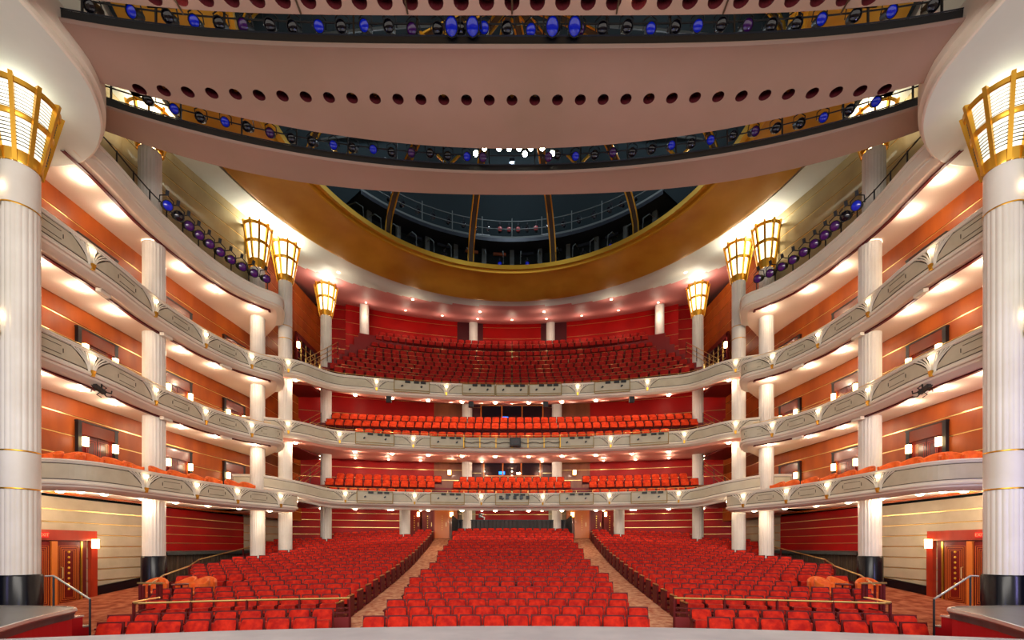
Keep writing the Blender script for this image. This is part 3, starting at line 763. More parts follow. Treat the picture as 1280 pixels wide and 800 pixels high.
# ------------------------------------------------------------------ balconies
def frontY(path, x):
    best = None
    return min(((abs(p[0]-x), p[1]) for p in path.p if True))[1]
def balc_z_soffit(t, u):
    return {1: 4.62+.45*u, 2: 8.1+.6*u, 3: 11.45+2.3*min(1, u*1.3)}[t]
for t in (1, 2, 3):
    nm = {1: 'lowest', 2: 'middle', 3: 'highest'}[t]
    root = empty('balcony', (0,0,0), label='%s curved balcony with cream panelled parapet facing the stage' % nm, cat='balcony')
    P = BALC; z = ZB[t]; c = P.L/2
    br = {1: (1.95, 5.95, 9.8), 2: (6.0, 10.1, 12.4), 3: (4.05, 8.15, 12.2)}[t]
    ds = sorted([P.near_x(-x) if x < 11 else None for x in br if x < 11]+[P.near_x(x) for x in br if x < 11]+([P.near_y(24.2)] if False else []))
    if t > 1: ds = sorted(ds+[2.7, P.L-2.7])
    def dz(d, t=t, P=P):
        e = min(d, P.L-d)
        if t == 1: return .45*max(0, min(1, (5.4-e)/4.0))**1.2
        return 0
    parapet(root, P, z, -1, 0, P.L, ds, dz=dz, racks=(1,), h=.82)
    # gold lighting racks hung on the parapet
    rk = {1: ((-8.2,2.05),(-4.0,2.05),(0,2.05),(4.0,2.05),(8.2,2.05)), 2: ((-8.2,2.2),(-3.95,2.1),(3.95,2.1),(8.2,2.2)), 3: ((-6.1,2.1),(-2.05,2.0),(0,2.0),(2.05,2.0),(6.1,2.1))}[t]
    for j, (x, w) in enumerate(rk):
        d = P.near_x(x); r = empty('lighting_rack', (0,0,0), label='gold framed lamp rack on the %s balcony parapet, %s from the left' % (nm, nth(j+1)), cat='rack', group='lamp racks on the balcony parapets')
        mirror(plate(MB(), P, d-w/2, d+w/2, lambda q: z-.06, lambda q: z-.72, .08, .02), -1).obj('back_plate', panel_m, r)
        for a, b in (((d-w/2,-.05),(d+w/2,-.05)),((d-w/2,-.74),(d+w/2,-.74)),((d-w/2,-.05),(d-w/2,-.74)),((d+w/2,-.05),(d+w/2,-.74)),((d-w/2,-.62),(d+w/2,-.62))):
            MB().bar(P.pt(a[0], .16, z+a[1]), P.pt(b[0], .16, z+b[1]), .032).obj('frame_bar', rack_m, r)
        for k in (-.32, .1, .42): MB().bar(P.pt(d+k*w*.6, .18, z-.12), P.pt(d+k*w*.6+.3, .18, z-.12), .12).obj('lamp_body', black_m, r)
        for k in (-.3, .25): MB().bar(P.pt(d+k*w, .18, z-.42), P.pt(d+k*w+.1, .18, z-.34), .08).obj('lamp_head', steel_m, r)
    if t == 2:
        r = empty('truss_rail', (0,0,0), label='thin brass truss rail across the middle of the middle balcony parapet', cat='rail'); d = P.near_x(0); w = 6.0
        for zz in (-.06, -.7): MB().tube([P.pt(d-w/2+w*k/12, .2, z+zz) for k in range(13)], .02, 5).obj('chord', gold_m, r)
        for k in range(7): MB().bar(P.pt(d-w/2+w*k/6, .2, z-.06), P.pt(d-w/2+w*k/6, .2, z-.7), .05).obj('upright', gold_m, r)
        MB().tube([P.pt(d-w/2+w*k/24, .22, z-.3-.12*abs(sin(k*.9))) for k in range(25)], .022, 5).obj('cable', black_m, r)
        pj = empty('projector', (.2, 27.65, z-.38), label='black projector hung at the centre of the middle balcony front', cat='projector')
        MB().box(-.34,.34,-.25,.2,-.26,.24).obj('casing', black_m, pj); MB().box(-.26,.26,-.27,-.24,-.18,.16).obj('front_glass', glass_m, pj); MB().bar((-.3,-.0,.24),(-.3,0,.4),.04).obj('hanger', steel_m, pj); MB().bar((.3,0,.24),(.3,0,.4),.04).obj('hanger', steel_m, pj)
    if t == 1:
        r = empty('lamp_cluster', (0,0,0), label='row of black lamps on the lowest balcony front centre', cat='lamps')
        for k, x in enumerate((-.8,-.4,.1,.5,.85)):
            d = P.near_x(x); MB().bar(P.pt(d, .25, z-.3), P.pt(d+.2, .25, z-.3), .2).obj('lamp_body', (black_m, steel_m)[k % 2], r)
    # soffit & slab
    fn = BACKUP if t == 3 else BACKLO; n = 64; rows = []
    for k in range(n+1):
        d = P.L*k/n; x, y = P.at(d, -.25); row = []
        x = max(-15.2, min(15.2, x)); yb = fn(x)
        for u in (0, .04, .2, .4, .6, .8, 1):
            zz = (z-.79+dz(d)) if u == 0 else balc_z_soffit(t, u)+(dz(d)*(1-u))
            row.append((x+(x*.0), y+(yb-y)*u, zz))
        rows.append(row)
    MB().grid(rows).obj('soffit', bounce_soffit_m if t > 1 else cream, root, True)  # upper soffits carry the bounce light in their colour
    for k, x in enumerate([x*2.08-13.52 for x in range(14)] if True else []):
        if abs(x) > 11.4: continue
        d = P.near_x(x); px, py = P.at(d, -.95); yb = fn(px); u = (.7)/(yb-py+.7)
        zz = balc_z_soffit(t, u)-.015
        MB().lathe([(.12,.04),(.12,-.02),(.09,-.055),(.04,-.07)], (px, py, zz), n=12).obj('downlight', lamp_m, root)
        spot((px, py, zz-.2), DOWN_W*1.1, root)
    for sg in (-1, 1):
        for d in (1.6, 3.3):
            px, py = P.at(d, -.7); px *= -sg*1 if px < 0 and sg == 1 else 1
            if sg == 1: px = abs(px)
            zz = balc_z_soffit(t, .06)-.015+ (dz(d) if t == 1 else 0)
            MB().lathe([(.12,.04),(.12,-.02),(.09,-.055),(.04,-.07)], (px, py, zz), n=12).obj('downlight', lamp_m, root)
            spot((px, py, zz-.2), DOWN_W, root)
    # small second row of lights deeper under the slab
    for x in [-10.5+2.1*k for k in range(11)]:
        if t == 1: continue
        yy = 31.2-.012*x*x; u = (yy-27.6)/(fn(x)-27.6); zz = balc_z_soffit(t, u)-.03
        spot((x, yy, zz-.2), DOWN_W*.8, root)
    if t == 3:
        for i, x in enumerate((-2.55, 2.1, -7.4, 7.2)):
            yy = 28.0-.02*x*x; MB().box(x-.15,x+.15,yy-.1,yy+.1,11.0,11.35).obj('hanging_speaker', black_m, root)

# lamps in the ceiling over the highest balcony then added fill inside the dome
r = empty('ceiling_lamps', (0,0,0), label='small round ceiling lamps over the highest balcony back rows', cat='lamps')
for x in [-11.2+2.8*k for k in range(9)]:
    y = 36.6-.018*x*x; a = atan2(y-CY, x); z = cz(sqrt(x*x+(y-CY)**2), a)
    MB().lathe([(.07,.02),(.07,-.02),(.04,-.03)], (x, y, z), n=10).obj('lamp_lens', globe_m, r); spot((x, y, z-.8), DOWN_W*1.2, r)
for x, y in ((-7,31.6),(-2.4,33.6),(2.4,33.6),(7,31.6),(-11,28.4),(11,28.4)):
    a = atan2(y-CY, x); z = cz(sqrt(x*x+(y-CY)**2), a)
    MB().lathe([(.09,.02),(.09,-.03),(.05,-.05)], (x, y, z), n=10).obj('lamp_lens', globe_m, r); spot((x, y, z-.9), DOWN_W*1.1, r)
r = GALLERY
for x, y in ((-7,24),(0,26.5),(7,24),(-6,12),(6,12)):
    MB().box(x-.15,x+.15,y-.15-CY,y+.15-CY,25.0,25.2).obj('unseen_fill_lamp', steel_m, r); spot((x, y-CY, 24.8), 260, r, col=(.75,.88,1))  # unseen lights added to brighten the dome interior
# wall washers deep under the balconies
for t in (1, 2):
    r = empty('wall_washers', (0,0,0), label='row of lamps under the %s balcony lighting its red back wall' % {1:'lowest',2:'middle'}[t] if t == 2 else 'row of lamps lighting the red wall behind the stalls', cat='lamps')
    for x in [-13.2,-11,-8.8,-6.6,-2.2,0,2.2,6.6,8.8,11,13.2]:
        y = BACKLO(x)-1.5; z = balc_z_soffit(t, .8)-.04
        MB().lathe([(.08,.04),(.08,-.02),(.04,-.04)], (x, y, z), n=10).obj('lamp_lens', globe_m, r); spot((x, y, z-.25), DOWN_W*.55, r)
        if t == 2:
            z = balc_z_soffit(3, .6)-.04; MB().lathe([(.08,.04),(.08,-.02),(.04,-.04)], (x, y, z), n=10).obj('lamp_lens', globe_m, r); spot((x, y, z-.25), DOWN_W*.55, r)

# ------------------------------------------------------------------ columns
COLS = 0
def column(x, y, r, z0, z1, label, base=None, lantern=None, bands=(), plain=(), llabel=None):
    root = empty('fluted_column', (x, y, z0), label=label, cat='column')
    segs = []; z = z0
    if base: MB().lathe([(r*1.12,0),(r*1.12,base-z0-.05),(r*1.06,base-z0)], n=40).obj('black_base', glossblack_m, root, True); z = base
    cuts = sorted(list(plain)); zz = z
    def shaft(a, b, fl):
        nf = 20; MB().lathe([(r,a-z0),(r,b-z0)], n=80 if fl else 48, flute=.045 if fl else 0, nf=nf, cap=False).obj('shaft' if fl else 'plain_drum', col_m, root, True)
    for a, b in cuts:
        if a > zz: shaft(zz, a, True)
        shaft(a, b, False)
        for q in (a, b):
            if q < z1-.1: MB().lathe([(r*1.02,-.02),(r*1.035,0),(r*1.02,.02)], (0,0,q-z0), n=48, cap=False).obj('gold_ring', gold_m, root, True)
        zz = b
    if zz < z1: shaft(zz, z1, True)
    if lantern:
        h, rt = lantern; zl = z1
        ln = empty('lantern', (x, y, zl), label=llabel, cat='lantern')
        rb = r*1.0
        MB().lathe([(rb*1.06,0),(rb*1.1,.04),(rb*1.1+.1*h*.12,h*.2),(rb*.9,h*.2)], n=40, cap=False).obj('bottom_band', gold_m, ln, True)
        R = lambda u: rb*1.1+(rt-rb*1.1)*u
        MB().lathe([(R(.15)*.93,h*.15),(R(.55)*.95,h*.55),(R(1)*.95,h*.97)], n=40, cap=False).obj('glass', lantern_m if x*x < 172 and y > 14 or y > 14 else lantern2_m, ln, True)
        MB().lathe([(R(.54),h*.54),(R(.54)+.02,h*.55),(R(.61)+.02,h*.61),(R(.62),h*.62)], n=40, cap=False).obj('middle_band', gold_m, ln, True)
        MB().lathe([(R(.93),h*.93),(R(.93)+.03,h*.94),(R(1)+.03,h*1.0),(R(1),h)], n=40, cap=False).obj('top_band', gold_m, ln, True)
        for k in range(10):
            a = 2*pi*(k+.5)/10; c, s_ = cos(a), sin(a)
            q = MB(); w = .035*h/2*1.3
            vs = []
            for u, ro in ((0,.02),(1.03,.09)):
                for dr in (-.06, ro):
                    for sg in (-1, 1):
                        rr = R(u)+dr; vs.append((rr*c-sg*w*s_, rr*s_+sg*w*c, u*h))
            q.add(vs, [(0,1,3,2),(4,6,7,5),(0,4,5,1),(2,3,7,6),(0,2,6,4),(1,5,7,3)]); q.obj('fin', gold_m, ln)
        if h > 1.0:
            q = MB()
            for u in [.22+.045*k for k in range(7)]+[.64+.042*k for k in range(7)]:
                q = MB(); q.lathe([(R(u)*.95-.02,u*h-.014),(R(u)*.95+.022,u*h),(R(u)*.95-.02,u*h+.014)], n=30, cap=False)
                if y < 14: q.obj('louvre', scrim_m, ln)
        point((0, 0, h+.12), 150 if y > 14 else 25, ln, .3, (1, .95, .82))
    return root
for s in (-1, 1):
    sd = SIDE[s]; m = s
    column(m*12.85, 11.7, .385, -.12, 12.15, 'thick white column beside the stage, %s side' % sd, base=1.62, lantern=(1.88, .74), plain=((3.83,4.8),(11.1,12.15)), llabel='large gold lantern under the %s ceiling canopy' % sd)
    column(m*14.3, 17.9, .38, zf(17.5), 14.36, 'tall white column between the %s side boxes, nearest the stage' % sd, base=1.97)
    column(m*14.3, 17.7, .38, 14.45, 17.9, 'short fluted column above the %s lighting ledge, nearer the stage' % sd, lantern=(1.5, .7), llabel='gold lantern above the %s lighting ledge, partly behind the bridge' % sd)
    column(m*13.4, 23.6, .35, zf(23.5), 16.9, 'tall white column with lantern at the %s box end' % sd, lantern=(2.2, .66), base=None, llabel='gold lantern at the far end of the %s lighting ledge' % sd)
    column(m*12.7, 25.1, .355, zf(25), 17.1, 'tall white column with lantern where the %s boxes meet the balconies' % sd, lantern=(2.05, .7), plain=((13.9,14.6),), llabel='gold lantern where the %s boxes meet the balconies' % sd)
    column(m*12.45, 30.0, .355, zf(30), 17.7, 'tall white column with lantern rising through the %s balcony seating' % sd, lantern=(2.0, .68), plain=((5.0,5.3),), llabel='gold lantern above the %s balcony seating, smallest on its side' % sd)
    column(m*11.6, 35.2, .35, 14.8, 21.6, 'white column at the %s end of the highest balcony back row' % sd)
    column(m*3.3, 38.3, .36, 15.5, 22.3, 'white column in the highest balcony back wall, %s of centre' % sd)
    column(m*3.35, 33.5, .37, 8.0, 13.6, 'white column behind the middle balcony, %s of centre' % sd)
    column(m*3.35, 33.4, .37, 2.85, 8.7, 'white column behind the lowest balcony and stalls, %s of centre' % sd)
    column(m*7.6, 31.8, .37, 2.4, 5.1, 'white column at the back of the %s stalls beside the doors' % sd)
    # brackets where the ledge sits
    # doors to the side aisles
    r = empty('aisle_door', (0,0,0), label='tall red mahogany double door with brass studs on the %s aisle wall' % sd, cat='door')
    X0 = -16.05; z0 = .12; zt = 2.93
    def q_(mb, nm, mm, par=r): return mirror(mb, s).obj(nm, mm, par)
    q_(MB().box(X0,X0+.12,13.6,17.2,zt-.36,zt), 'head_panel', frame_m)
    q_(MB().box(X0,X0+.14,16.95,17.2,z0,zt-.36), 'jamb', frame_m); q_(MB().box(X0,X0+.14,13.3,13.6,z0,zt-.0), 'jamb', frame_m)
    q_(MB().box(X0-.0,X0+.04,13.6,16.85,z0,zt-.36), 'reveal', shell_m)
    q_(MB().box(X0,X0+.10,16.58,16.64,z0,zt-.4), 'brass_post', gold_m)
    q_(MB().box(X0,X0+.13,15.5,15.7,z0,zt-.4), 'mullion', olight_m)
    for a, b in ((15.72,16.55),(14.62,15.48)):
        leaf = q_(MB().box(X0+.04,X0+.09,a,b,z0+.04,zt-.42), 'door_leaf', doorw_m)
        for g_ in (.06,.12,.18,.24):
            y0, y1, za, zb = a+g_, b-g_, z0+.15+g_, zt-.5-g_
            Q = MB()
            for aa, bb in (((X0+.095,y0,za),(X0+.095,y0,zb)),((X0+.095,y1,za),(X0+.095,y1,zb)),((X0+.095,y0,za),(X0+.095,y1,za)),((X0+.095,y0,zb),(X0+.095,y1,zb))): Q.bar(aa, bb, .010)
            o = q_(Q, 'inlay_line', olight_m, leaf)
        for k in range(8):
            Q = MB().lathe([(.045,0),(.035,.02),(.0,.03)], n=8); yc = (a+b)/2; zk = 2.15-k*.19
            Q.v = [(X0+.09+z_, yc+x_, zk+y_) for x_, y_, z_ in Q.v]; q_(Q, 'brass_stud', goldb_m, leaf)
        q_(MB().tube([(X0+.1,a+.12,1.2),(X0+.17,a+.12,1.22),(X0+.17,a+.12,1.6),(X0+.1,a+.12,1.62)], .018, 6), 'pull_handle', brass_m, leaf)
    q_(MB().box(X0+.14,X0+.28,16.95,17.13,2.28,2.62), 'sconce_lamp', sconce_m)
    point(((X0+.45)*(-1 if s == 1 else 1), 17.05, 2.45), 12, r)
    ex = empty('exit_sign', (0,0,0), label='red lit EXIT sign over the %s aisle door' % sd, cat='sign')
    yE = 15.2
    q_(MB().box(X0+.12,X0+.17,yE-.16,yE+.16,zt-.29,zt-.09), 'sign_box', exit_m, ex)
    cu = bpy.data.curves.new('letters', 'FONT'); cu.body = 'EXIT'; cu.size = .15; cu.extrude = .004; cu.align_x = 'CENTER'; cu.align_y = 'CENTER'
    tmp = bpy.data.objects.new('letters', cu); COL.objects.link(tmp); bpy.context.view_layer.update()
    me = bpy.data.meshes.new_from_object(tmp.evaluated_get(bpy.context.evaluated_depsgraph_get())); bpy.data.objects.remove(tmp)
    me.materials.clear(); me.materials.append(exitl_m)
    to = bpy.data.objects.new('lettering', me); COL.objects.link(to); to.parent = ex
    to.location = ((X0+.18)*(-1 if s == 1 else 1), yE, zt-.19); to.rotation_euler = (pi/2, 0, pi/2 if s < 0 else -pi/2)
# lantern light for the ceiling
# ------------------------------------------------------------------ stage wings, steps, hand rails
for s in (-1, 1):
    sd = SIDE[s]
    wp = Path([(-14.5,4.4),(-11,4.5),(-8.5,4.7),(-7.4,4.95),(-7.05,5.3),(-7.2,5.9),(-7.7,6.75),(-8.15,7.6),(-8.4,8.2),(-8.52,8.56),(-8.62,8.85),(-9.0,9.1),(-9.7,9.2),(-10.8,9.25),(-12.6,9.28),(-14.5,9.3)])
    root = empty('stage_wing', (0,0,0), label='%s side stage wing, dark slate top over red facing' % sd, cat='stage')
    n = 50; E = [wp.at(wp.L*k/n) for k in range(n+1)]
    q = MB(); q.add([(x, y, 1.12) for x, y in E], [tuple(range(n+1))]); mirror(q, s).obj('top', slate_m, root)
    for (a, b, nn, m, nm) in ((1.02,1.10,.0,slate_m,'edge_band'), (.93,1.02,-.02,slate_m,'under_band'), (-.3,.95,-.05,facing_m,'facing')):
        q = sweep(MB(), wp, [(nn, a), (nn, b)], step=.2); mirror(q, s).obj(nm, m, root)
    q = sweep(MB(), wp, [(-.03,1.13),(.02,1.13),(.03,1.08),(-.0,1.05)], step=.2); mirror(q, s).obj('silver_nosing', silver_m, root)
    st = empty('stage_steps', (0,0,0), label='red steps with pale nosings beside the %s stage wing' % sd, cat='steps')
    for k, (x0, x1, z) in enumerate(((-10.0,-9.15,.80),(-10.0,-8.75+.0,.50))):
        pass
    for k, z in enumerate((.78, .46)):
        x1 = -9.25+.36*k if False else (-9.1, -8.95)[k]
        q = MB(); xa, xb = (-10.6, -9.3) if k == 0 else (-10.6, -9.25)
        y0 = 9.4+.6*k
        q.box(-11.2, (-9.6, -10.02)[k]-0, y0, y0+.62, -.3, z); mirror(q, s).obj('step', facing_m, st)
        q = MB(); q.box(-11.2, (-9.57, -9.99)[k], y0-.03, y0+.62, z, z+.035); mirror(q, s).obj('nosing', silver_m, st)
    hr = empty('hand_rail', (0,0,0), label='slim metal handrail on the %s stage steps' % sd, cat='handrail')
    A, B, C = (-12.1,11.9,1.50), (-11.75,11.5,1.53), (-10.15,10.9,1.08)
    A, B, C = (-11.45,11.0,1.62), (-11.05,10.8,1.64), (-9.75,10.35,1.13)
    q = MB().tube([A, B, C], .022, 6); mirror(q, s).obj('rail', silver_m, hr)
    for p in (B, C): q = MB().tube([(p[0],p[1],-.1 if p is C else .1), p], .022, 6); mirror(q, s).obj('post', steel_m, hr)

# ------------------------------------------------------------------ theatre seats
def seat_parts(mb_list=None):
    """returns builders of the parts of one seat: open side (front) is -y, base at the origin"""
    back = MB(); rows = []
    for j, (z, y, w) in enumerate(((.40,-.03,.222),(.44,-.07,.232),(.62,-.06,.236),(.79,-.005,.232),(.845,.03,.21))):
        rows.append([(-w, y+.03, z), (-w*.8, y-.01, z+(.012 if j > 3 else 0)), (0, y-.02, z+(.02 if j > 3 else 0)), (w*.8, y-.01, z+(.012 if j > 3 else 0)), (w, y+.03, z)])
    back.grid(rows)
    shell = MB(); shell.add([(-.258,-.005,.3),(.258,-.005,.3),(.252,.07,.885),(-.252,.07,.885),(-.258,.05,.3),(.258,.05,.3),(.252,.105,.88),(-.252,.105,.88)], [(0,1,2,3),(4,7,6,5),(3,2,6,7),(0,4,5,1),(0,3,7,4),(1,5,6,2)])
    seat = MB(); seat.add([(-.225,-.30,.42),(.225,-.30,.42),(.225,-.10,.40),(-.225,-.10,.40),(-.225,-.26,.62),(.225,-.26,.62),(.22,-.12,.63),(-.22,-.12,.63)], [(0,3,2,1),(4,5,6,7),(0,1,5,4),(1,2,6,5),(2,3,7,6),(3,0,4,7)])
    arm = MB(); arm.box(-.285,-.24,-.32,.06,.60,.64); leg = MB(); leg.box(-.275,-.25,-.2,.02,0,.60)
    return back, shell, seat, arm, leg
def seat_all():
    """the five part shapes joined, for the far rows that are one mass"""
    parts = seat_parts(); mb = MB()
    for q, k in zip(parts, (0,1,0,2,2)):
        mb.cur = k; mb.add(q.v, q.f)
    return mb
bk, sh, st_, ar, lg = seat_parts()
def make_seat(m_back, name):
    r = empty(name, label='x', cat='seat')
    bk.obj('backrest', m_back, r, True); sh.obj('back_shell', shell_m, r); st_.obj('seat_cushion', m_back, r); ar.obj('armrest', shell_m, r); lg.obj('pedestal', shell_m, r)
    return remember(r)
K = .012
def blockx(n, Y0):
    """extent of centre block and side block in row n"""
    wc = 3.42+(Y0-10.45)*.036
    return wc
rowsY = [10.45+.985*n for n in range(24)]
SW_ = .555
seats = []          # (x,y,z,rz,block,row,idx,count)
for n, Y0 in enumerate(rowsY):
    wc = blockx(n, Y0)
    cnt = int(2*wc/SW_); off = (SW_/2 if (n % 2) else 0)*0
    for i in range(cnt):
        x = (-(cnt-1)/2+i)*SW_+(SW_*.25 if n % 2 else -SW_*.25)
        y = Y0-K*x*x; seats.append((x, y, zf(y), -2*K*x, 'centre', n, i, cnt))
    for s in (-1, 1):
        if n == 2: continue
        xin = (5.0+(Y0-13)*.04) if n > 2 else 4.45
        xs = []
        x = xin+SW_/2
        while True:
            y = Y0-K*x*x
            if n < 2: lim = 9.35-.3*(1-n)
            else: lim = min(10.0+max(0, (y-12.2))*.53, 14.0) if y < 27 else 15.0
            if y > 29.5: lim = 12.3 if n > 20 else 14
            if x > lim: break
            if not (x > 9.7 and 14.3 < y < 16.4) and not (abs(x-14.3) < .8 and abs(y-17.8) < .9) and not (abs(x-12.45) < .65 and abs(y-30) < .7) and not (abs(x-13.4) < .6 and abs(y-23.6) < .6) and not (abs(x-12.7) < .6 and abs(y-25.1) < .6) and not (abs(x-7.6)<.6 and abs(y-31.8)<.7):
                xs.append((x, y))
            x += SW_
        for i, (x, y) in enumerate(xs):
            seats.append((s*x, y, zf(y), -s*2*K*x, SIDE[s], n, i, len(xs)))
seats.sort(key=lambda q: q[1])
SEAT = make_seat(velvet_m, 'theatre_seat'); first = True
near_seats, far_seats = seats[:300], seats[300:]
for (x, y, z, rz, bl, n, i, c) in near_seats:
    o = SEAT if first else copy_tree(SEAT); first = False
    o.location = (x, y, z); o.rotation_euler = (0,0,rz+rnd.uniform(-.02,.02))
    o['label'] = 'red velvet seat, %s %s, %s row of the %s block' % (nth(i+1), 'from the left' if bl == 'centre' else 'from the aisle', nth(n+1), bl)
    o['group'] = 'red velvet stalls seats'
def mass(name, lst, m, parent=None):
    base = seat_all(); V, F, M = [], [], []
    nv = len(base.v)
    mb = MB()
    for (x, y, z, rz) in lst:
        c, s_ = cos(rz), sin(rz); o = len(mb.v)
        mb.v += [(x+c*a-s_*b, y+s_*a+c*b, z+d) for a, b, d in base.v]
        mb.f += [tuple(i+o for i in f) for f in base.f]; mb.mi += base.mi
    return mb.obj(name, [m, shell_m, shell_m], parent)
tag(mass('theatre_seats', [q[:4] for q in far_seats], velvet_m), 'mass of red velvet stalls seats filling the rows further back', 'seats', kind='stuff')
# dark red risers under the seat rows
for s, nm in ((-1,'left'),(0,'centre'),(1,'right')):
    mb = MB()
    for n, Y0 in enumerate(rowsY):
        if s == 0: xs = [-blockx(n, Y0)+2*blockx(n, Y0)*k/8 for k in range(9)]
        else:
            if n == 2: continue
            a = (4.95+(Y0-13)*.04) if n > 2 else 4.4; b = (9.3 if n < 2 else min(10+max(0, Y0-1.4-12.2)*.53, 14.4))
            xs = [s*(a+(b-a)*k/8) for k in range(9)]
        mb.grid([[(x, Y0-K*x*x-.5, zf(Y0-K*x*x-.5)-.02), (x, Y0-K*x*x-.5, zf(Y0-K*x*x)+.012), (x, Y0-K*x*x+.49, zf(Y0-K*x*x)+.012)] for x in xs])
    tag(mb.obj('seating_riser', plinth_m), 'dark red carpeted risers under the %s stalls block' % nm, 'riser', kind='stuff')
# aisle carpets
for s in (-1, 1):
    mb = MB()
    rows = []
    for k in range(30):
        y = 8.6+(34.0-8.6)*k/29
        rows.append([(s*(3.5+(y-10.45)*.036), y, zf(y)+.03), (s*(4.93+(y-13)*.04), y, zf(y)+.03)])
    mb.grid(rows); tag(mb.obj('aisle_carpet', aisle_m), 'tan patterned carpet running up the %s aisle' % SIDE[s], 'carpet')
# end panels along the aisles
n_ = 0
for s in (-1, 1):
    for n, Y0 in enumerate(rowsY):
        if n < 3: continue
        x = 5.0+(Y0-13)*.04-.03; y = Y0-K*x*x; z = zf(y)
        q = MB(); q.add([(s*(x-.03),y-.34,z),(s*(x-.03),y+.1,z),(s*(x-.03),y+.14,z+.66),(s*(x-.03),y-.34,z+.62),(s*(x+.03),y-.34,z),(s*(x+.03),y+.1,z),(s*(x+.03),y+.14,z+.66),(s*(x+.03),y-.34,z+.62)], [(0,1,2,3),(4,7,6,5),(0,4,5,1),(1,5,6,2),(2,6,7,3),(3,7,4,0)])
        r = q.obj('row_end_panel', shell_m); tag(r, 'dark red row end beside the %s aisle, %s from the stage' % (SIDE[s], nth(n-2)), 'end panel', 'row end panels along the %s aisle' % SIDE[s])
        q = MB(); q.bar((s*x, y-.36, z+.66), (s*x, y+.1, z+.68), .07, .03); q.obj('arm_cap', brass_m, r)
# front rails of the side stalls
for s in (-1, 1):
    r = empty('stalls_rail', (0,0,0), label='brass topped dark red rail in front of the %s stalls block' % SIDE[s], cat='rail')
    pts = [(-4.45,12.3)]+[(-(4.9+.55*k), 12.55-.0165*(4.9+.55*k)**2*1.0) for k in range(8)]+[(-9.3,11.15),(-9.55,11.3),(-9.65,11.7),(-9.75,12.4)]
    rp = Path(pts)
    def rz_(d): return .93+.0
    q = MB().tube([rp.pt(rp.L*k/40, 0, zf(12)+.95) for k in range(41)], .028, 6); mirror(q, s).obj('top_rail', brass_m, r)
    q = MB().tube([rp.pt(rp.L*k/40, 0, zf(12)+.68) for k in range(41)], .016, 5); mirror(q, s).obj('middle_rail', shell_m, r)
    q = MB(); sweep(q, rp, [(.015, .52),(-.015, .52),(-.015,.56),(.015,.56)], 0, rp.L, .4, closed=True); mirror(q, s).obj('lower_rail', shell_m, r)
    q = MB(); sweep(q, rp, [(.0, -.1),(0,.42)], 0, rp.L-1.6, .4); mirror(q, s).obj('kick_panel', plinth_m, r)
    for k in range(6):
        d = rp.L*k/5; q = MB().bar(rp.pt(d, 0, -.1), rp.pt(d, 0, .95), .05); mirror(q, s).obj('post', shell_m, r)
    # posts cluster beside the side aisle
    r = empty('gate_posts', (0,0,0), label='cluster of dark red posts with brass caps by the %s side aisle' % SIDE[s], cat='posts')
    for (x, y) in ((-10.45,12.6),(-10.2,12.9),(-9.95,12.7),(-10.2,12.4)):
        q = MB().bar((x,y,zf(y)),(x,y,zf(y)+1.25),.06); mirror(q, s).obj('post', shell_m, r)
    q = MB().bar((-10.6,12.7,zf(12.7)+1.27),(-9.8,12.6,zf(12.7)+1.27),.07,.04); mirror(q, s).obj('cap', brass_m, r)
    r = empty('side_rail', (0,0,0), label='sloping brass rail along the %s edge of the stalls' % SIDE[s], cat='rail')
    pts = [(-10.3,12.9),(-11.5,14.2),(-12.6,16.2),(-13.4,18.6),(-14.4,20.6),(-14.7,24.5),(-14.8,26.4)]
    q = MB().tube([(x, y, zf(y)+.95) for x, y in pts[1:]], .028, 6); mirror(q, s).obj('top_rail', brass_m, r)
    for x, y in pts[1:]: q = MB().bar((x,y,zf(y)),(x,y,zf(y)+.95),.05); mirror(q, s).obj('post', shell_m, r)
    q = MB().grid([[(x, y, zf(y)), (x, y, zf(y)+.62)] for x, y in pts[1:]]); mirror(q, s).obj('infill_panel', shell_m, r)
    # table group
    for k, (x, y, a) in enumerate(((-12.0,15.1,1.2),(-11.45,15.7,-.1+2.7),(-10.75,15.7,2.9),(-10.55,15.05,-1.0+.6))):
        tubchair((s*x if s == -1 else -x, y, zf(15)+.12) if False else ((x if s == -1 else -x), y, zf(15)+.14), (0.4, -.3, .3, -.5)[k]*(1 if s == -1 else -1), 'orange tub chair at the small table beside the %s stalls, %s one from the wall' % (SIDE[s], nth(k+1)), 'orange tub chairs at the tables beside the stalls')
    tb = empty('cocktail_table', ((-11.25 if s == -1 else 11.25), 15.25, zf(15)+.14), label='small dark round table among the %s orange tub chairs' % SIDE[s], cat='table')
    MB().lathe([(.28,.66),(.3,.68),(.28,.7)], n=16).obj('table_top', shell_m, tb); MB().lathe([(.03,0),(.03,.66)], n=8).obj('stem', steel_m, tb); MB().lathe([(.2,0),(.18,.03)], n=16).obj('foot', steel_m, tb)

# ------------------------------------------------------------------ balcony seats
bs = []   # x,y,z,rz,tier,row,label
def arc_row(t, r, Y0, ztop, xlim, k, gaps=()):
    n = int(2*xlim/.56); out = []
    for i in range(n+1):
        x = (-n/2+i)*.56; y = Y0-k*x*x
        if any(a <= x <= b for a, b in gaps): continue
        out.append((x, y, ztop-.87, -2*k*x, t, r))
    return out
g1 = ((-4.9,-3.75),(3.75,4.9))
BS = []
BS += arc_row(1, 0, 28.8, 6.0, 11.2, .012, g1)+arc_row(1, 1, 29.8, 6.65, 11.6, .012, g1)+arc_row(1, 2, 30.8, 7.15, 11.4, .012, g1+((-3.8,3.8),))+arc_row(1, 3, 31.0, 7.15, 3.6, .012)
BS += arc_row(2, 0, 29.0, 9.72, 9.6, .012)+arc_row(2, 1, 30.0, 10.62, 11.8, .007)+arc_row(2, 2, 31.0, 11.3, 12.0, .007)
B3 = []
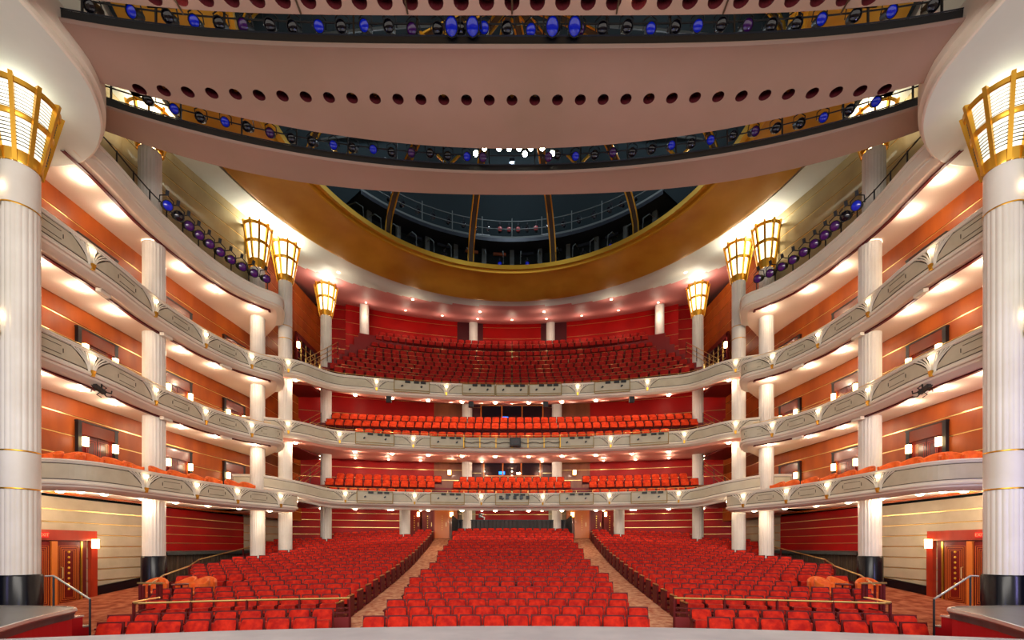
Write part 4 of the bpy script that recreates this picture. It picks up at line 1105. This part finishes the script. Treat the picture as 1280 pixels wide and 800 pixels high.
for r, (Y0, zt) in enumerate(((28.9,13.1),(29.8,13.6),(30.8,14.28),(31.7,14.9),(32.7,15.6),(33.6,16.27),(34.6,17.0),(35.5,17.8),(36.5,18.8),(37.4,19.5))):
    B3 += arc_row(3, r, Y0, zt, (10.6,11.0,11.2,11.2,11.1,10.9,10.6,10.6,10.6,10.6)[r], .02-.0006*r)
BSEAT = make_seat(velvet2_m, 'balcony_chair'); DIMSEAT = make_seat(dimvelvet_m, 'balcony_chair'); first = True; firstw = True
room = 300-len(BS); B3n, B3f = B3[:max(0, room)], B3[max(0, room):]
cnt = {}
for (x, y, z, rz, t, r) in BS+B3n:
    cnt[(t, r)] = cnt.get((t, r), 0)+1
    if t == 3: o = DIMSEAT if firstw else copy_tree(DIMSEAT); firstw = False
    else: o = BSEAT if first else copy_tree(BSEAT); first = False
    o.location = (x, y, z); o.rotation_euler = (0,0,rz)
    o['label'] = ('shade-darkened red' if t == 3 else 'orange-red')+' seat, %s from the left, %s row of the %s balcony' % (nth(cnt[(t, r)]), nth(r+1), {1:'lowest',2:'middle',3:'highest'}[t])
    o['group'] = 'seats of the %s balcony' % {1:'lowest',2:'middle',3:'highest'}[t]
tag(mass('balcony_seats', [q[:4] for q in B3f], dimvelvet_m), 'mass of red seats coloured darker for shade on the steep highest balcony', 'seats', kind='stuff')
# stepped floors of the balconies
def steps(t, rws, k, xlim):
    mb = MB()
    zp = rws[0][1]-.95
    for (Y0, zt) in rws:
        xs = [-xlim+2*xlim*i/24 for i in range(25)]; zb, zp = zp-.03, zt-.875
        mb.grid([[(x, Y0-k*x*x-.55, zb), (x, Y0-k*x*x-.55, zt-.875), (x, Y0-k*x*x+.5, zt-.875)] for x in xs])
    o = mb.obj('seating_steps', plinth_m); tag(o, 'dark red stepped floor of the %s balcony' % {1:'lowest',2:'middle',3:'highest'}[t], 'floor', kind='stuff')
steps(1, ((28.8,6.0),(29.8,6.65),(30.8,7.15),(31.8,7.15),(32.8,7.15),(33.6,7.15)), .012, 13.4)
steps(2, ((29.0,9.72),(30.0,10.62),(31.0,11.3),(32,11.3),(33,11.3)), .008, 13.0)
steps(3, ((28.9,13.1),(29.8,13.6),(30.8,14.28),(31.7,14.9),(32.7,15.6),(33.6,16.27),(34.6,17.0),(35.5,17.8),(36.5,18.8),(37.4,19.5),(38.3,19.5)), .02, 11.7)
# row rails (brass, thin) on the highest balcony and front guard rails
for t in (1, 2, 3):
    r = empty('guard_rail', (0,0,0), label='thin brass guard rail above the %s balcony parapet' % {1:'lowest',2:'middle',3:'highest'}[t], cat='rail'); P = BALC
    MB().tube([P.pt(4+(P.L-8)*k/60, -.12, ZB[t]+.14) for k in range(61)], .014, 4).obj('rail', brass_m, r)
    for k in range(25): MB().bar(P.pt(4+(P.L-8)*k/24, -.12, ZB[t]), P.pt(4+(P.L-8)*k/24, -.12, ZB[t]+.14), .018).obj('stanchion', brass_m, r)
for j, (Y0, z) in enumerate(((28.9,13.1),(29.8,13.6),(30.8,14.28),(31.7,14.9),(32.7,15.6),(33.6,16.27),(34.6,17.0),(35.5,17.8),(36.5,18.8))):
    kk = .02-.0006*j; y0 = Y0+.17
    r = empty('row_rail', (0,0,0), label='thin brass rail along the seat backs of the highest balcony, %s row from the front' % nth(j+1), cat='rail')
    MB().tube([(x, y0-kk*x*x, z+.05) for x in [-10.6+21.2*k/30 for k in range(31)]], .016, 4).obj('rail', brass_m, r)
    for k in range(11): x = -10.5+2.1*k; MB().bar((x, y0-kk*x*x, z-.85), (x, y0-kk*x*x, z+.05), .022).obj('stanchion', brass_m, r)
# stair rails at the balcony sides
for s in (-1, 1):
    for t, (z0, z1) in {1:(6.0,8.1), 2:(9.3,11.2), 3:(13.6,16.6)}.items():
        r = empty('stair_rail', (0,0,0), label='sloping brass stair rail at the %s side of the %s balcony' % (SIDE[s], {1:'lowest',2:'middle',3:'highest'}[t]), cat='handrail')
        A = (-12.6 if t == 3 else -13.6, 27.2, z0+.1); B = (-11.9 if t == 3 else -12.2, 30.6 if t == 3 else 28.6, z1-.3)
        for h in (0, -.3, -.6):
            q = MB().tube([(A[0],A[1],A[2]+h),(B[0],B[1],B[2]+h)], .022, 5); mirror(q, s).obj('rail', brass_m, r)
        for u in (0,.33,.66,1):
            p = [A[i]+(B[i]-A[i])*u for i in range(3)]; q = MB().bar((p[0],p[1],p[2]-.9),tuple(p),.035); mirror(q, s).obj('post', steel_m, r)
        q = MB().box(-14.7,-12.9,26.9,30.8,z0-1.0,z0-.9); mirror(q, s).obj('landing', plinth_m, r)
# lattice window on the side walls of the highest balcony
for s in (-1, 1):
    r = empty('lattice_window', (0,0,0), label='dark lattice window with two sconces on the %s wall by the highest balcony' % SIDE[s], cat='window')
    x0 = -15.0
    q = MB().box(x0,x0+.06,31.0,35.4,14.0,17.0); mirror(q, s).obj('dark_pane', glass_m, r)
    for y in (31.0, 35.4): q = MB().box(x0,x0+.14,y-.09,y+.09,13.9,17.1); mirror(q, s).obj('frame_side', shell_m, r)
    q = MB().box(x0,x0+.14,30.9,35.5,16.9,17.2); mirror(q, s).obj('frame_head', shell_m, r)
    for k in range(1, 6): q = MB().box(x0+.06,x0+.1,31+4.4*k/6-.025,31+4.4*k/6+.025,14,16.9); mirror(q, s).obj('mullion', brass_m, r)
    for k in range(1, 6): q = MB().box(x0+.06,x0+.1,31.0,35.4,14+.5*k-.02,14+.5*k+.02); mirror(q, s).obj('glazing_bar', brass_m, r)
    for y in (31.0, 35.2):
        q = MB().box(x0+.14,x0+.3,y-.09,y+.09,16.1,16.5); mirror(q, s).obj('sconce_lamp', sconce_m, r)
        point(((x0+.6)*(-1 if s == 1 else 1), y, 16.3), 15, r)
# control booths at the back centre
for t, (z0, z1, w) in {1: (7.75, 8.75, 2.1), 2: (11.6, 13.05, 2.3)}.items():
    y = 34.15; r = empty('booth_window', (0,0,0), label='dark control booth window behind the %s balcony' % {1:'lowest',2:'middle'}[t], cat='window')
    MB().box(-w,w,y-.02,y+.02,z0,z1).obj('pane', glass_m, r)
    MB().box(-w-.1,w+.1,y-.1,y+.02,z0-.08,z0).obj('sill', olight_m, r)
    MB().box(-w-.1,w+.1,y-.1,y+.02,z1,z1+.08).obj('head', olight_m, r)
    for x in (-w-.05, -w/3, w/3, w+.05): MB().box(x-.05,x+.05,y-.09,y+.02,z0,z1).obj('mullion', olight_m, r)
    if t == 1:
        MB().box(-1.0,-.55,y-.06,y-.03,z0+.08,z0+.3).obj('lit_screen', screen_m, r)
        MB().box(.35,.75,y-.06,y-.03,z0+.1,z0+.22).obj('desk_lamp', lamp_m, r)
    else: MB().box(-.75,-.3,y-.06,y-.03,z0+.55,z0+.62).obj('lit_strip', screen_m, r)
# sconces by the balcony doors
for s in (-1, 1):
    for (x, y, z, nm) in ((4.65,33.3,7.85,'lowest balcony back door'),(4.55,33.7,4.75,'back stalls door'),):
        r = empty('wall_sconce', (s*x, y, z), label='lit square sconce beside the %s %s' % (SIDE[s], nm), cat='lamp')
        MB().box(-.11,.11,-.1,.05,-.16,.16).obj('glass', sconce_m, r); MB().box(-.13,.13,.05,.1,-.2,.2).obj('back_plate', gold_m, r)
        point((s*x, y-.4, z), 14, r)
    r = empty('wall_sconce', (s*7.0, 33.5, 4.75), label='lit square sconce beside the %s outer stalls door' % SIDE[s], cat='lamp')
    MB().box(-.08,.08,-.1,.05,-.16,.16).obj('glass', sconce_m, r); point((s*7.0, 33.1, 4.75), 14, r)
    # triple doors at the end of the aisle
    for k, (x, m) in enumerate(((5.25,frame_m),(6.35,doorw_m),(7.35,doorw_m))):
        d = empty('back_door', (s*x, 33.7 if k == 0 else 33.75, 2.95), label='%s at the end of the %s aisle%s' % (('orange-brown studded door','mahogany studded door','dark mahogany studded door')[k], SIDE[s], ('', ', middle leaf', ', leaf by the white column')[k]), cat='door')
        MB().box(-.47,.47,-.04,.04,0,2.1).obj('leaf', (olight_m if k == 0 else doorw_m), d)
        for sg in (-1, 1): MB().box(sg*.5-.045,sg*.5+.045,-.07,.06,0,2.2).obj('jamb', (olight_m if k == 0 else frame_m), d)
        MB().box(-.54,.54,-.07,.06,2.1,2.25).obj('header', frame_m, d)
        for j in range(7):
            MB().lathe([(.04,0),(.03,.02)], n=6).obj('brass_stud', goldb_m, d, loc=(0,-.04,.65+j*.17), rot=(pi/2,0,0))
        MB().box(.28,.32,-.1,-.04,.9,1.2).obj('handle', brass_m, d)
    # tan wall around the doors
    w = MB().box(4.1,8.0,33.82,33.9,2.9,5.4) ; w.v = [(s*x, y, z) for x, y, z in w.v]; tag(w.obj('wall_door_surround', brown_m), kind='structure')
# sound desk barrier
r = empty('mixing_desk_barrier', (0,0,0), label='black draped barrier behind the last centre stalls row', cat='barrier')
n = 80
MB().grid([[(-4.0+8.0*k/n, 33.2+.03*sin(k*2.1), 3.45), (-4.0+8.0*k/n, 33.2+.03*sin(k*2.1), 4.28)] for k in range(n+1)]).obj('drape', black_m, r)
MB().box(-4.05,4.05,33.16,33.26,4.26,4.32).obj('top_rail', steel_m, r)
for s in (-1, 1):
    MB().grid([[(s*4.0, 33.2, 3.2),(s*4.0,33.2,4.3)],[(s*4.35,32.4,3.0),(s*4.35,32.4,4.65)]]).obj('side_drape', black_m, r)
dk = empty('sound_desk', (0, 0, 0), label='dark sound desk behind the draped barrier', cat='desk')
MB().box(-3.4,3.4,33.3,33.85,4.22,4.3).obj('desk_top', steel_m, dk)
for x in (-3.3,-1.1,1.1,3.3): MB().box(x-.04,x+.04,33.35,33.8,2.95,4.22).obj('leg', steel_m, dk)
dl = empty('desk_monitor', (-2.3, 33.5, 4.3), label='small grey monitor on a curved stand at the sound desk', cat='monitor')
MB().tube([(.2,0,0),(.25,0,.2),(.05,0,.28),(-.1,0,.36),(0,0,.5),(.2,0,.45)], .04, 6).obj('curved_stand', grey_m, dl); MB().box(-.2,.1,-.03,.03,.2,.5).obj('screen', steel_m, dl)
# folding black stage lamps hung under the tier 2 parapets
for s in (-1, 1):
    r = empty('hanging_lamp_bar', (0,0,0), label='black lamp bracket hung under the %s middle box parapet' % SIDE[s], cat='lamp')
    c = (-13.1, 14.3, 7.3)
    for k in range(6):
        a = k*1.05; q = MB().tube([(c[0], c[1], c[2]), (c[0]+.12*cos(a), c[1]+.22*cos(a), c[2]+.16*sin(a)), (c[0]+.1*cos(a+.5), c[1]+.3*cos(a+.5), c[2]+.2*sin(a+.5))], .02, 5); mirror(q, s).obj('arm', black_m, r)
    q = MB().bar((c[0],c[1]-.25,c[2]+.1),(c[0],c[1]+.1,c[2]-.02),.12); mirror(q, s).obj('lamp_body', black_m, r)
    q = MB().bar((c[0],c[1],c[2]),(c[0],c[1],c[2]+.32),.03); mirror(q, s).obj('hanger', black_m, r)
# spotlights along the top ledges
for s in (-1, 1):
    P = BOXP; r = empty('ledge_rail', (0,0,0), label='black pipe rail on the %s top lighting ledge' % SIDE[s], cat='rail')
    d0 = P.near_y(13.5); d1 = P.near_y(22.2)
    q = MB().tube([P.pt(d0+(d1-d0)*k/30, -.2, 15.02+.62) for k in range(31)], .025, 5); mirror(q, s).obj('pipe', black_m, r)
    for k in range(12): d = d0+(d1-d0)*k/11; q = MB().bar(P.pt(d, -.2, 15.0), P.pt(d, -.2, 15.68), .035); mirror(q, s).obj('post', black_m, r)
    for i in range(10):
        d = P.near_y(17.4)+(d1-P.near_y(17.4))*i/9.3; x, y = P.at(d, -.1); kind = ('blue','dark','violet','violet','violet')[0 if i in (0,) else (1 if i in (1,) else 2)]
        o = fixture(kind, ((x if s == -1 else -x), y, 15.6), (.9 if s == -1 else -.9), radians(25), '%s spotlight on the %s top ledge, %s from the stage' % ({'blue':'bright blue','dark':'dark','violet':'violet'}[kind], SIDE[s], nth(i+1)), 'spotlights on the top ledges'); o.scale = (1.35,1.35,1.35)
